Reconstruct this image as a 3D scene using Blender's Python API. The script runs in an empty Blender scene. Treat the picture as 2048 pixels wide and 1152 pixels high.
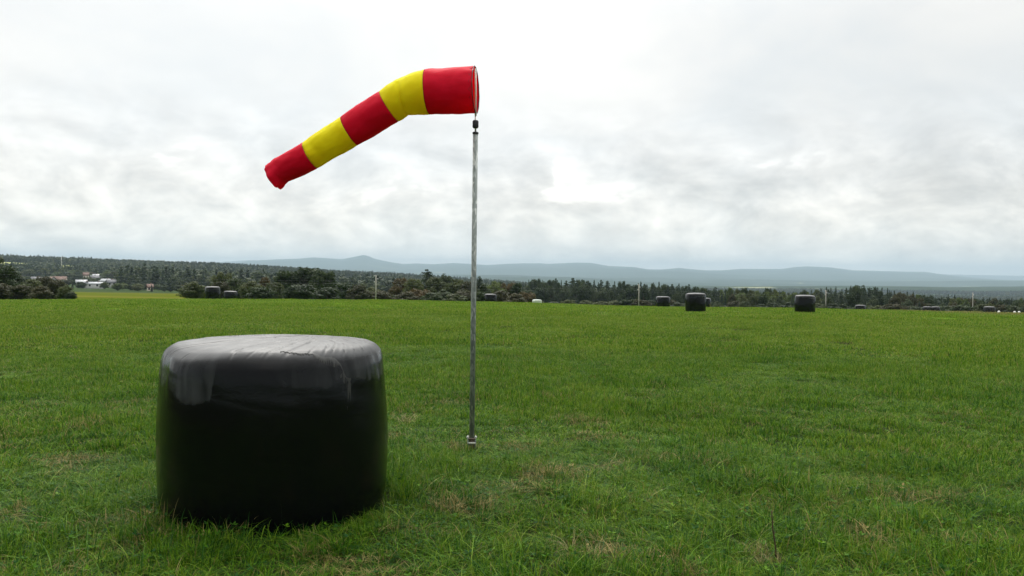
import bpy, math, random
import numpy as np
from mathutils import Vector, Matrix, noise as mnoise

R = math.radians
scene = bpy.context.scene
col = scene.collection
rng = np.random.default_rng(7)
random.seed(7)

# ------------------------------------------------------------------ camera
F = 1700.0            # focal length in pixels of a 2048 wide frame
CAMZ = 1.53
ROLL = R(0.65)
PITCH = math.atan(28.0 / F)
cam_data = bpy.data.cameras.new("camera")
cam = bpy.data.objects.new("camera", cam_data)
col.objects.link(cam)
cam_data.sensor_width = 36.0
cam_data.lens = 36.0 * F / 2048.0
cam_data.clip_start = 0.1
cam_data.clip_end = 120000.0
cam.matrix_world = (Matrix.Translation((0, 0, CAMZ)) @ Matrix.Rotation(R(90) - PITCH, 4, 'X')
                    @ Matrix.Rotation(ROLL, 4, 'Z'))
scene.camera = cam
CM = cam.matrix_world.to_3x3()

def ray(px, py):
    v = CM @ Vector(((px - 1024) / F, (576 - py) / F, -1.0))
    return v / v.y                      # forward distance 1

def at(px, py, Y):
    return Vector((0, 0, CAMZ)) + ray(px, py) * Y

# ------------------------------------------------------------------ world
SUN_EL, SUN_AZ = R(48), R(-12)          # azimuth from +Y towards +X
w = bpy.data.worlds.new("World")
scene.world = w
w.use_nodes = True

class NT:
    """small helper to write node trees tersely"""
    def __init__(s, tree):
        s.t = tree
    def n(s, kind, ins=None, **props):
        nd = s.t.nodes.new(kind)
        for k, v in props.items():
            setattr(nd, k, v)
        for k, v in (ins or {}).items():
            sock = nd.inputs[k]
            if isinstance(v, bpy.types.NodeSocket):
                s.t.links.new(v, sock)
            else:
                sock.default_value = v
        return nd
    def math(s, op, a, b=None, c=None, clamp=False):
        ins = {0: a}
        if b is not None: ins[1] = b
        if c is not None: ins[2] = c
        return s.n('ShaderNodeMath', ins, operation=op, use_clamp=clamp).outputs[0]
    def noise(s, vec, scale, detail=4, rough=0.55, dist=0.0, out=0):
        return s.n('ShaderNodeTexNoise', {'Vector': vec, 'Scale': scale, 'Detail': detail,
                   'Roughness': rough, 'Distortion': dist}).outputs[out]
    def mix(s, fac, a, b, blend='MIX'):
        nd = s.t.nodes.new('ShaderNodeMix'); nd.data_type = 'RGBA'; nd.blend_type = blend
        for k, v in ((0, fac), (6, a), (7, b)):
            if isinstance(v, bpy.types.NodeSocket): s.t.links.new(v, nd.inputs[k])
            else: nd.inputs[k].default_value = v if k == 0 else (tuple(v) + (1,))[:4]
        return nd.outputs[2]
    def maprange(s, v, a, b, c=0.0, d=1.0, smooth=True):
        return s.n('ShaderNodeMapRange', {0: v, 1: a, 2: b, 3: c, 4: d},
                   interpolation_type='SMOOTHSTEP' if smooth else 'LINEAR').outputs[0]
    def ramp(s, v, stops):
        nd = s.n('ShaderNodeValToRGB', {0: v})
        cr = nd.color_ramp
        while len(cr.elements) < len(stops): cr.elements.new(0.5)
        for e, (p, c) in zip(cr.elements, stops):
            e.position = p; e.color = tuple(c) + (1,)
        return nd.outputs[0]

def build_world():
    t = NT(w.node_tree)
    w.node_tree.nodes.clear()
    out = t.n('ShaderNodeOutputWorld')
    sky = t.n('ShaderNodeTexSky')
    sky.sky_type = 'NISHITA'; sky.sun_disc = False
    sky.sun_elevation = SUN_EL; sky.sun_rotation = SUN_AZ
    sky.air_density = 1.0; sky.dust_density = 2.0
    bg1 = t.n('ShaderNodeBackground', {'Color': sky.outputs[0], 'Strength': 0.1})
    d = t.n('ShaderNodeTexCoord').outputs['Generated']
    sep = t.n('ShaderNodeSeparateXYZ', {0: d})
    x, y, z = sep.outputs
    zz = t.math('MAXIMUM', z, 0.0)
    den = t.math('ADD', zz, 0.16)
    px = t.math('DIVIDE', x, den); py = t.math('DIVIDE', y, den)
    pv = t.n('ShaderNodeCombineXYZ', {0: px, 1: py, 2: 0.0}).outputs[0]
    big = t.noise(pv, 0.55, 4, 0.5, 0.3)
    mv = t.n('ShaderNodeVectorMath', {0: d, 1: (3.2, 3.2, 6.0)}, operation='MULTIPLY').outputs[0]
    med = t.noise(mv, 1.0, 10, 0.56, 0.35)
    # cumulus heaps low over the horizon: noise on the direction itself, squashed upright
    hv = t.n('ShaderNodeVectorMath', {0: d, 1: (9.0, 9.0, 17.0)}, operation='MULTIPLY').outputs[0]
    heap = t.noise(hv, 1.0, 9, 0.55, 0.25)
    heap2 = t.noise(t.n('ShaderNodeVectorMath', {0: hv, 1: (0.12, 0.12, 0.16)}, operation='ADD').outputs[0], 1.0, 9, 0.55, 0.25)
    low = t.maprange(zz, 0.05, 0.24, 1.0, 0.0)
    v = t.math('ADD', t.math('MULTIPLY', big, 0.42), t.math('MULTIPLY', med, 0.58))
    v2 = t.math('ADD', t.math('MULTIPLY', heap, 0.6), t.math('MULTIPLY', med, 0.4))
    vm = t.n('ShaderNodeMix', {0: low, 2: v, 3: v2}).outputs[0]
    rim = t.math('MULTIPLY', t.math('SUBTRACT', heap, heap2), t.math('MULTIPLY', low, 1.5))
    base = t.ramp(vm, [(0.26, (0.72, 0.765, 0.795)), (0.42, (0.825, 0.845, 0.845)), (0.52, (0.90, 0.90, 0.88)),
                       (0.60, (0.965, 0.955, 0.92)), (0.72, (1.05, 1.03, 0.98))])
    # large scale brightness of the overcast: brightest ahead, high and a little left
    sdir = Vector((-0.16, 0.90, 0.42)).normalized()
    dp = t.n('ShaderNodeVectorMath', {0: d, 1: tuple(sdir)}, operation='DOT_PRODUCT').outputs[1]
    glow = t.maprange(dp, 0.80, 1.0, 0.0, 1.0)
    br = t.math('ADD', 0.91, t.math('MULTIPLY', glow, 0.09))
    br = t.math('ADD', br, t.maprange(z, 0.26, 0.80, 0.0, 3.4))
    br = t.math('ADD', br, t.maprange(z, 0.0, 0.10, 0.30, 0.0))
    br = t.math('ADD', br, t.maprange(x, -0.45, 0.45, 0.07, 0.02, False))
    br = t.math('ADD', br, rim)
    # unseen sky behind the camera dimmed to keep the bale's front dark
    br = t.math('MULTIPLY', br, t.maprange(y, -0.35, 0.30, 0.42, 1.0))
    gap = t.math('MULTIPLY', t.maprange(heap, 0.60, 0.68), t.maprange(z, 0.05, 0.09, 0, 1))
    gap = t.math('MULTIPLY', gap, t.maprange(z, 0.12, 0.16, 1, 0))
    br = t.math('ADD', br, t.math('MULTIPLY', gap, 0.16))
    warm = t.mix(t.maprange(z, 0.02, 0.16, 1.0, 0.0), (1, 1, 1), (1.06, 1.01, 0.94))
    c = t.n('ShaderNodeVectorMath', {0: base, 'Scale': br}, operation='SCALE').outputs[0]
    c = t.mix(1.0, c, warm, 'MULTIPLY')
    bg2 = t.n('ShaderNodeBackground', {'Color': c, 'Strength': 1.0})
    ms = t.n('ShaderNodeMixShader', {0: 0.95, 1: bg1.outputs[0], 2: bg2.outputs[0]})
    t.t.links.new(ms.outputs[0], out.inputs[0])
build_world()
w.cycles.sampling_method = 'MANUAL'
w.cycles.sample_map_resolution = 1024

sun_d = bpy.data.lights.new("sun", 'SUN')
sun_d.energy = 1.8; sun_d.angle = R(22); sun_d.color = (1.0, 0.96, 0.90)
sun = bpy.data.objects.new("sun", sun_d); col.objects.link(sun)
sv = Vector((math.sin(SUN_AZ) * math.cos(SUN_EL), math.cos(SUN_AZ) * math.cos(SUN_EL), math.sin(SUN_EL)))
sun.rotation_euler = sv.to_track_quat('Z', 'Y').to_euler()

vs = scene.view_settings
vs.view_transform = 'Standard'; vs.look = 'None'; vs.gamma = 1.0; vs.exposure = 0.16
vs.use_curve_mapping = False
scene.cycles.max_bounces = 5
scene.cycles.diffuse_bounces = 3
scene.cycles.glossy_bounces = 2
scene.cycles.transmission_bounces = 3
scene.cycles.volume_bounces = 1
scene.cycles.use_denoising = True

# ------------------------------------------------------------------ helpers
def tag(o, label=None, cat=None, group=None, kind=None):
    if label: o['label'] = label
    if cat: o['category'] = cat
    if group: o['group'] = group
    if kind: o['kind'] = kind
    return o

def mesh_np(name, verts, faces, mat=None, smooth=False, attrs=None):
    """verts (n,3); faces: list of (k,m) int arrays or list of tuples"""
    me = bpy.data.meshes.new(name)
    verts = np.asarray(verts, dtype=np.float32)
    if isinstance(faces, np.ndarray): faces = [faces]
    if len(faces) and not isinstance(faces[0], np.ndarray):
        groups = {}
        for f in faces: groups.setdefault(len(f), []).append(f)
        faces = [np.array(v, dtype=np.int32) for v in groups.values()]
    me.vertices.add(len(verts)); me.vertices.foreach_set('co', verts.ravel())
    nl = sum(f.size for f in faces); nf = sum(len(f) for f in faces)
    me.loops.add(nl); me.polygons.add(nf)
    me.loops.foreach_set('vertex_index', np.concatenate([f.ravel() for f in faces]).astype(np.int32))
    sizes = np.concatenate([np.full(len(f), f.shape[1]) for f in faces])
    me.polygons.foreach_set('loop_start', (np.cumsum(sizes) - sizes).astype(np.int32))
    me.update(calc_edges=True); me.validate()
    if smooth: me.polygons.foreach_set('use_smooth', np.ones(len(me.polygons), dtype=bool))
    for an, av in (attrs or {}).items():
        av = np.asarray(av, dtype=np.float32)
        a = me.attributes.new(an, 'FLOAT' if av.ndim == 1 else 'FLOAT_VECTOR', 'POINT')
        a.data.foreach_set('value' if av.ndim == 1 else 'vector', av.ravel())
    if mat: me.materials.append(mat)
    return me

def obj(name, me, parent=None, loc=None, link=True):
    o = bpy.data.objects.new(name, me)
    if link: col.objects.link(o)
    if parent: o.parent = parent
    if loc is not None: o.location = loc
    return o

def empty(name, loc, rz=0.0):
    o = bpy.data.objects.new(name, None); col.objects.link(o)
    o.location = loc; o.rotation_euler = (0, 0, rz); o.empty_display_size = 0.3
    return o

def copy_tree(o, parent=None):
    c = o.copy(); col.objects.link(c); c.parent = parent
    for ch in list(o.children): copy_tree(ch, c)
    return c

class MB:
    def __init__(s): s.v = []; s.f = []
    def add(s, vs_, fs_):
        b = len(s.v); s.v += [tuple(q) for q in vs_]; s.f += [tuple(b + i for i in f) for f in fs_]
    def tube(s, pts, rad, n=10, cap=True):
        pts = [Vector(p) for p in pts]
        if not hasattr(rad, '__len__'): rad = [rad] * len(pts)
        rings = []; up = None
        for i, p in enumerate(pts):
            a = pts[max(i - 1, 0)]; b = pts[min(i + 1, len(pts) - 1)]
            d = (b - a).normalized()
            if up is None:
                up = Vector((1, 0, 0)) if abs(d.x) < 0.8 else Vector((0, 1, 0))
            u = (up - d * up.dot(d)).normalized(); up = u; v = d.cross(u)
            rings.append([p + (u * math.cos(k * 2 * math.pi / n) + v * math.sin(k * 2 * math.pi / n)) * rad[i] for k in range(n)])
        vs_ = [q for r_ in rings for q in r_]; fs_ = []
        for i in range(len(pts) - 1):
            for k in range(n):
                k2 = (k + 1) % n
                fs_.append((i * n + k, i * n + k2, (i + 1) * n + k2, (i + 1) * n + k))
        if cap:
            fs_.append(tuple(reversed(range(n)))); fs_.append(tuple((len(pts) - 1) * n + k for k in range(n)))
        s.add(vs_, fs_)
    def box(s, c, sz):
        x, y, z = c; a, b, h = sz[0] / 2, sz[1] / 2, sz[2] / 2
        s.add([(x + i * a, y + j * b, z + k * h) for k in (-1, 1) for j in (-1, 1) for i in (-1, 1)],
              [(0, 2, 3, 1), (4, 5, 7, 6), (0, 1, 5, 4), (2, 6, 7, 3), (0, 4, 6, 2), (1, 3, 7, 5)])
    def build(s, name, mat, parent=None, smooth=False):
        return obj(name, mesh_np(name, s.v, s.f, mat, smooth), parent)

def new_mat(name):
    m = bpy.data.materials.new(name); m.use_nodes = True
    m.node_tree.nodes.clear()
    t = NT(m.node_tree)
    return m, t, t.n('ShaderNodeOutputMaterial')

def pbr(name, colr, rough=0.6, metal=0.0, var=0.15, scale=8.0, bump=0.0, bscale=30.0, spec=0.5):
    m, t, out = new_mat(name)
    pos = t.n('ShaderNodeTexCoord').outputs['Object']
    nz = t.noise(pos, scale, 5, 0.6)
    c = t.mix(t.maprange(nz, 0.3, 0.7), tuple(q * (1 - var) for q in colr), tuple(min(1, q * (1 + var)) for q in colr))
    ins = {'Base Color': c, 'Roughness': rough, 'Metallic': metal, 'Specular IOR Level': spec}
    if bump:
        ins['Normal'] = t.n('ShaderNodeBump', {'Strength': bump, 'Height': t.noise(pos, bscale, 4), 'Distance': 0.01}).outputs[0]
    b = t.n('ShaderNodeBsdfPrincipled', ins)
    t.t.links.new(b.outputs[0], out.inputs[0])
    return m

# ------------------------------------------------------------------ terrain
def smooth_interp(x, xs, ys):
    return np.interp(x, xs, ys)

SKY = np.array([(0,545),(380,534),(450,530),(499,521.5),(532,520),(599,517.4),(625,515),(660,517),(683,518.5),(705,514.5),(726,510),
 (738,513),(749,518),(783,525),(808,528.5),(832,527),(866,528.5),(907,526),(939,528),(975,530.2),(1010,528),(1041,527),(1079,527),
 (1096,528.5),(1149,525.7),(1182,526.2),(1215,532),(1266,534),(1300,539.5),(1320,539.5),(1358,536),(1416,541),(1441,540.7),
 (1482,538),(1539,538),(1566,538),(1588,534.4),(1617,533),(1661,535),(1705,541),(1793,543),(1850,543.6),(1894,550),(1967,557),(2048,563),(2300,560)], float)
SKY[:, 1] -= (SKY[:, 0] - 1024) * 0.01134
SKY2 = np.array([(0,541),(350,537),(500,526),(700,534),(1500,536),(1700,534),(1909,536),(1982,534.5),(2048,532.4),(2300,531)], float)
CX = [0, 400, 800, 1200, 1600, 2048]
ROWS = [ # forward distance, ground height for CX columns
 (160, (-4.4, -4.7, -4.9, -5.2, -5.3, -5.4)),
 (200, (-5.6, -5.9, -6.6, -7.6, -7.8, -8.0)),
 (250, (-7.2, -7.6, -9.0, -10.5, -12.0, -12.5)),
 (330, (-8.4, -9.0, -11.5, -14.0, -16.0, -17.0)),
 (450, (-9.9, -11.0, -15.0, -18.5, -21.0, -24.0)),
 (700, (-10.5, -14.0, -20.0, -26.0, -30.0, -34.0)),
 (1100, (-8.0, -12.0, -21.0, -30.0, -38.0, -42.0)),
 (1250, (-5.0, -9.0, -20.0, -32.0, -40.0, -44.0)),
 (1500, (7.0, -2.0, -17.0, -36.0, -44.0, -48.0)),
 (1700, (14.5, 2.0, -16.0, -40.0, -49.0, -52.0)),
 (2000, (15.5, 4.0, -15.0, -44.0, -54.0, -56.0)),
 (2500, (5.0, -10.0, -35.0, -52.0, -58.0, -58.0)),
 (3500, (-40.0, -55.0, -60.0, -62.0, -58.0, -52.0)),
 (5500, (-40.0, -60.0, -62.0, -66.0, -62.0, -50.0)),
 (8000, (-20.0, -40.0, -50.0, -62.0, -60.0, -48.0)),
 (11500, (0.0, -10.0, -20.0, -44.0, -44.0, -30.0)),
 (15000, (20.0, 20.0, 60.0, 40.0, 30.0, 10.0)),
]
Dk = np.array([r_[0] for r_ in ROWS], float)
Zk = np.array([r_[1] for r_ in ROWS], float)
NEAR = np.array([(0,0),(20,-.29),(40,-.588),(60,-.882),(72,-1.06),(82,-1.24),(92,-1.55),(100,-1.95),(110,-2.5),(125,-3.35),(140,-4.0)], float)

def vnoise(x, y, seed):
    """cheap smooth value noise, vectorised"""
    def h(i, j):
        n = (i.astype(np.int64) * 374761393 + j.astype(np.int64) * 668265263 + seed * 1442695040) & 0xffffffff
        n = ((n ^ (n >> 13)) * 1274126177) & 0xffffffff
        return ((n ^ (n >> 16)) & 0xffff) / 65535.0
    xi = np.floor(x); yi = np.floor(y); fx = x - xi; fy = y - yi
    fx = fx * fx * (3 - 2 * fx); fy = fy * fy * (3 - 2 * fy)
    a = h(xi, yi); b = h(xi + 1, yi); c = h(xi, yi + 1); d = h(xi + 1, yi + 1)
    return (a * (1 - fx) + b * fx) * (1 - fy) + (c * (1 - fx) + d * fx) * fy - 0.5

def terrain(X, Y):
    X = np.asarray(X, float); Y = np.asarray(Y, float)
    r = np.hypot(X, Y)
    ca = np.where(r > 1e-6, Y / np.maximum(r, 1e-6), 1.0)
    D = r * np.maximum(ca, 0.62)                       # forward distance
    xp = 1024 + F * np.clip(X / np.maximum(D, 1e-6), -1.0, 1.0)
    xp = np.where(r < 1.0, 1024, xp)
    # field
    zn = np.interp(D, NEAR[:, 0], NEAR[:, 1])
    # smooth knots with a local average
    for off, wt in ((-6, 1), (6, 1)):
        zn = zn + np.interp(D + off, NEAR[:, 0], NEAR[:, 1]) * wt
    zn = zn / 3.0 - 0.05
    lat = np.interp(xp, [0, 400, 750, 1024, 1200, 1400, 1600, 1850, 2048], [-.33, -.02, .08, -.02, -.26, -.30, -.30, -.42, -.50])
    zn = zn + lat * np.clip(D / 85.0, 0, 1) ** 2
    zn = zn + 0.05 * vnoise(X / 2.3, Y / 2.3, 3) + 0.02 * vnoise(X / .6, Y / .6, 4)
    # land beyond
    ld = np.log(np.clip(D, 160, 15000)); lk = np.log(Dk)
    cols = np.stack([np.interp(ld, lk, Zk[:, i]) for i in range(len(CX))], -1)
    xq = np.clip(xp, CX[0], CX[-1]); k = np.clip(np.searchsorted(CX, xq, side='right') - 1, 0, len(CX) - 2)
    cxa = np.array(CX, float); tt = (xq - cxa[k]) / (cxa[k + 1] - cxa[k])
    idx = np.arange(k.size).reshape(k.shape) if k.ndim else 0
    flat = cols.reshape(-1, len(CX)); kf = k.ravel(); tf = tt.ravel()
    zf = (flat[np.arange(kf.size), kf] * (1 - tf) + flat[np.arange(kf.size), kf + 1] * tf).reshape(k.shape)
    zf = zf + np.clip((D - 300) / 1200, 0, 1) * 7 * vnoise(X / 260, Y / 260, 5) * np.where(D < 3000, 1, 0.3)
    zf = zf + np.clip((D - 2800) / 3000, 0, 1) * (95 * vnoise(X / 2300, Y / 1500, 8) + 30 * vnoise(X / 620, Y / 520, 9)) 
    # main ridge at 20 km, a paler one at 27 km
    ys = np.interp(xp, SKY[:, 0], SKY[:, 1]); z20 = CAMZ - (ys - 548) / F * 20000
    ys2 = np.interp(xp, SKY2[:, 0], SKY2[:, 1]); z27 = CAMZ - (ys2 - 548) / F * 27000
    z20 = z20 + 10 * vnoise(X / 900, Y / 5000, 11)
    s = np.clip((D - 12500) / 7500, 0, 1); s = s * s * (3 - 2 * s)
    zf = zf * (1 - s) + z20 * s
    s2 = np.clip((D - 20500) / 3000, 0, 1); s2 = s2 * s2 * (3 - 2 * s2)
    zf = zf * (1 - s2) + (z27 * 0.35) * s2
    s3 = np.clip((D - 23500) / 3500, 0, 1); s3 = s3 * s3 * (3 - 2 * s3)
    zf = zf * (1 - s3) + z27 * s3
    m = np.clip((D - 138) / 24, 0, 1)
    z = zn * (1 - m) + zf * m
    # behind the camera the field just carries on, gently rising
    back = np.clip(-Y / np.maximum(r, 1e-6) * 1.5 + 0.1, 0, 1) * np.clip(r / 60, 0, 1)
    zb = np.minimum(0.0147 * r, 60)
    return z * (1 - back) + zb * back

def tz(x, y): return float(terrain(np.array([x]), np.array([y]))[0])

def build_ground():
    az = np.concatenate([np.arange(-180, -42, 3.0), np.arange(-42, 42, 0.11), np.arange(42, 180, 3.0)])
    rr = np.concatenate([[0.02], np.arange(0.6, 16, 0.14), np.arange(16, 60, 0.9), np.arange(60, 175, 2.0),
                         np.geomspace(175, 28500, 210)])
    A, RR = np.meshgrid(np.radians(az), rr)
    X = RR * np.sin(A); Y = RR * np.cos(A); Z = terrain(X, Y)
    nr, na = A.shape
    v = np.stack([X, Y, Z], -1).reshape(-1, 3)
    i = np.arange(nr - 1)[:, None]; j = np.arange(na)[None, :]; j2 = (j + 1) % na
    f = np.stack([i * na + j, i * na + j2, (i + 1) * na + j2, (i + 1) * na + j], -1).reshape(-1, 4)
    m, t, out = new_mat('land')
    pos = t.n('ShaderNodeNewGeometry').outputs['Position']
    sp = t.n('ShaderNodeSeparateXYZ', {0: pos}).outputs
    dist = t.n('ShaderNodeVectorMath', {0: pos}, operation='LENGTH').outputs[1]
    # meadow turf
    n1 = t.noise(pos, 0.35, 4, 0.6); n2 = t.noise(pos, 6.0, 5, 0.65); n3 = t.noise(pos, 0.05, 3)
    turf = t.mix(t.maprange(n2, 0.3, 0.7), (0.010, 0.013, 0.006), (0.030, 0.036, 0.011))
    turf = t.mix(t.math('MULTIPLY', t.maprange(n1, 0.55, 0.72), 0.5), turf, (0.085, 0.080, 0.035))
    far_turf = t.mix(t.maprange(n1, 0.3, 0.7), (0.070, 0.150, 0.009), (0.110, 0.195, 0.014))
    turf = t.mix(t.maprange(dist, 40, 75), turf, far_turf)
    # strip of bleached grass where the field ends on the right
    dry = t.math('MULTIPLY', t.maprange(dist, 88, 115), t.maprange(sp[0], 25, 60))
    turf = t.mix(dry, turf, (0.30, 0.27, 0.13))
    # stubble / pasture past the crest (valley fields)
    fld = t.mix(t.maprange(t.noise(t.n('ShaderNodeVectorMath', {0: pos, 1: (0.004, 0.03, 0)}, operation='MULTIPLY').outputs[0], 1.0, 4), 0.35, 0.65),
                (0.060, 0.078, 0.006), (0.105, 0.100, 0.018))
    # countryside: woods and fields
    wv = t.n('ShaderNodeVectorMath', {0: pos, 1: (0.0011, 0.00075, 0)}, operation='MULTIPLY').outputs[0]
    vor = t.n('ShaderNodeTexVoronoi', {'Vector': t.n('ShaderNodeVectorMath', {0: pos, 1: (0.0045, 0.0036, 0)}, operation='MULTIPLY').outputs[0], 'Scale': 1.0, 'Randomness': 0.9})
    cell = t.n('ShaderNodeSeparateColor', {0: vor.outputs['Color']}).outputs
    field_c = t.ramp(cell[0], [(0.0, (0.06, 0.08, 0.04)), (0.4, (0.09, 0.11, 0.055)), (0.62, (0.17, 0.17, 0.09)), (0.85, (0.26, 0.24, 0.15)), (1.0, (0.10, 0.14, 0.05))])
    wood_n = t.noise(wv, 1.0, 7, 0.55, 0.4)
    woodmask = t.maprange(wood_n, 0.63, 0.65, 1.0, 0.0)
    ridge = t.maprange(dist, 13000, 16500)
    woodmask = t.math('MAXIMUM', woodmask, ridge)
    wood_c = t.mix(t.maprange(t.noise(pos, 0.02, 4), 0.3, 0.7), (0.014, 0.026, 0.012), (0.030, 0.046, 0.020))
    country = t.mix(woodmask, field_c, wood_c)
    near_wood = t.maprange(dist, 2300, 3000)
    c = t.mix(near_wood, t.mix(0.55, wood_c, (0.05, 0.07, 0.03)), country)
    lf = t.math('MULTIPLY', t.maprange(dist, 460, 500, 1, 0), t.maprange(t.math('DIVIDE', sp[0], sp[1]), -0.20, -0.28, 0, 1))
    c = t.mix(lf, c, fld)
    # clearings on the wooded hill are stored on the mesh
    clr = t.n('ShaderNodeAttribute', attribute_name='clearing').outputs['Fac']
    c = t.mix(clr, c, (0.24, 0.25, 0.10))
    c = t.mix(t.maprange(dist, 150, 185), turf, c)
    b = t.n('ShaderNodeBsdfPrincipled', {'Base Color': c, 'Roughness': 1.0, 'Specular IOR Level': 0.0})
    t.t.links.new(b.outputs[0], out.inputs[0])
    clear = clearing(X, Y).reshape(-1)
    me = mesh_np('ground', v, f, m, True, {'clearing': clear})
    tag(obj('ground', me), kind='structure')

def clearing(X, Y):
    xp = 1024 + F * X / np.maximum(Y, 1.0)
    wob = 30 * vnoise(X / 60, Y / 60, 21)
    c = np.zeros_like(X)
    for (x0, x1, d0, d1) in ((-60, 58, 1250, 1690), (104, 164, 1180, 1650)):
        inn = (xp > x0) & (xp < x1) & (Y > d0 + wob) & (Y < d1 + wob)
        c = np.maximum(c, inn * 1.0)
    return c

build_ground()

# ------------------------------------------------------------------ the big wrapped bale
BR, BH = 0.80, 1.15
PROF = [(0.0, -0.03), (0.48, -0.03), (0.68, -0.028), (0.728, 0.00), (0.746, 0.06), (0.760, 0.14), (0.770, 0.26), (0.776, 0.42), (0.777, 0.58),
        (0.772, 0.74), (0.764, 0.86), (0.756, 0.95), (0.745, 1.02), (0.722, 1.075), (0.682, 1.108), (0.615, 1.124),
        (0.50, 1.135), (0.36, 1.144), (0.20, 1.150), (0.0, 1.152)]
def prof_resample(step_side=0.011):
    P = np.array(PROF); d = np.hypot(*np.diff(P, axis=0).T); s = np.concatenate([[0], np.cumsum(d)])
    # catmull-rom style smoothing through cubic hermite on arc length
    q = np.concatenate([np.arange(0, 0.6, 0.06), np.arange(0.6, s[-1], step_side)])
    def herm(y):
        m = np.gradient(y, s)
        k = np.clip(np.searchsorted(s, q, side='right') - 1, 0, len(s) - 2)
        h = s[k + 1] - s[k]; t = (q - s[k]) / h
        return (2*t**3-3*t**2+1)*y[k] + (t**3-2*t**2+t)*h*m[k] + (-2*t**3+3*t**2)*y[k+1] + (t**3-t**2)*h*m[k+1]
    return np.maximum(herm(P[:, 0]), 0.0008), herm(P[:, 1])

def fold(x, y, z):
    """wrinkle height of the film at a point of the bale"""
    top = np.clip((z - 1.02) / 0.09, 0, 1)
    cx, cy = 0.26, 0.30
    rx, ry = x - cx, y - cy
    ph = np.arctan2(ry, rx); rr = np.hypot(rx, ry)
    ph2 = ph + 0.35 * (rr - 0.6)
    a = vnoise(ph2 * 13 + 40, rr * 1.3, 31); b = vnoise(ph2 * 29 + 90, rr * 2.1, 32)
    c_ = vnoise(ph2 * 5.5 + 40, rr * 1.0, 33)
    ridge = -0.010 * np.exp(-(a / 0.028) ** 2) - 0.006 * np.exp(-(b / 0.04) ** 2) * (c_ > 0) - np.abs(a) * 2 * 0.004 - np.abs(b) * 2 * 0.0022 + c_ * 0.012
    ridge = ridge * np.clip(rr / 0.30, 0, 1) * top
    # pleats running over the shoulder, fading down the side
    th = np.arctan2(x, -y)
    sh = np.clip((z - 0.78) / 0.28, 0, 1) * (1 - top * 0.7)
    left = np.interp(th, [-1.6, -1.2, -0.9, -0.5, 0.0, 0.9, 1.4], [1.0, 1.3, 1.0, .35, .2, .5, 1.0])
    pl = vnoise(th * 9 + 1.2 * z + 60, z * 1.2, 34) * 0.016 + vnoise(th * 24 + 3 * z, z * 2.0, 35) * 0.004
    side = vnoise(th * 2.2 + 9, z * 2.4, 36) * 0.022
    band = np.abs(vnoise(th * 1.1 + 4, z * 16 + th * 2.0, 37)) * 0.0022
    return ridge, pl * sh * left + side * np.clip(z / 0.2, 0, 1) + band

def sheen_mask(th, z, x, y):  # grey patches standing in for sky sheen on the upper film
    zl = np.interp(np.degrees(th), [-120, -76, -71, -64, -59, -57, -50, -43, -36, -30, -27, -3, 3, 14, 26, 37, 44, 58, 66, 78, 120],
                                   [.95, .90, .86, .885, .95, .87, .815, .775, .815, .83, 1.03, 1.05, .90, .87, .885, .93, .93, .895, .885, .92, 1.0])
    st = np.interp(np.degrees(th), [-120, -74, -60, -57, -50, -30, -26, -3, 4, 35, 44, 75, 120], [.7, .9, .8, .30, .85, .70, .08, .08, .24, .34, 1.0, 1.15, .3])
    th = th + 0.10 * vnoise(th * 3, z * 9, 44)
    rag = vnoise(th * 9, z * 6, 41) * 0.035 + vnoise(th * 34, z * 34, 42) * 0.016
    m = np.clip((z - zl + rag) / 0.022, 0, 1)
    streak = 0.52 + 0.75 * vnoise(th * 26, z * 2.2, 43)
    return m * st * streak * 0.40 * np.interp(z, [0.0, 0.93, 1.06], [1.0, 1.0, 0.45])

def bale_mesh(na=560, step=0.011):
    r_, z_ = prof_resample(step)
    th = np.arange(na) * 2 * math.pi / na
    TH, RR = np.meshgrid(th, r_); _, ZZ = np.meshgrid(th, z_)
    sq = 1 + 0.012 * np.cos(4 * TH + 0.6) + 0.010 * np.cos(3 * TH + 1.9) + 0.006 * np.cos(7 * TH)
    X = RR * sq * np.sin(TH); Y = -RR * sq * np.cos(TH); Z = ZZ.copy()
    ridge, rad = fold(X, Y, Z)
    nr = np.maximum(np.hypot(X, Y), 1e-4)
    k = np.clip(nr / 0.3, 0, 1)
    X = X + X / nr * rad * k; Y = Y + Y / nr * rad * k; Z = Z + ridge
    Z = Z - 0.018 * np.clip((Z - 0.6) / 0.5, 0, 1) * np.exp(-((X + 0.55) ** 2 + (Y + 0.45) ** 2) / 0.06)
    Z = Z * 1.057
    v = np.stack([X, Y, Z], -1).reshape(-1, 3)
    nrw = len(r_)
    i = np.arange(nrw - 1)[:, None]; j = np.arange(na)[None, :]; j2 = (j + 1) % na
    f = np.stack([i * na + j, i * na + j2, (i + 1) * na + j2, (i + 1) * na + j], -1).reshape(-1, 4)
    TH2 = (TH + math.pi) % (2 * math.pi) - math.pi
    d = sheen_mask(TH2, ZZ, X, Y).reshape(-1)
    return v, f, d

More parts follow.
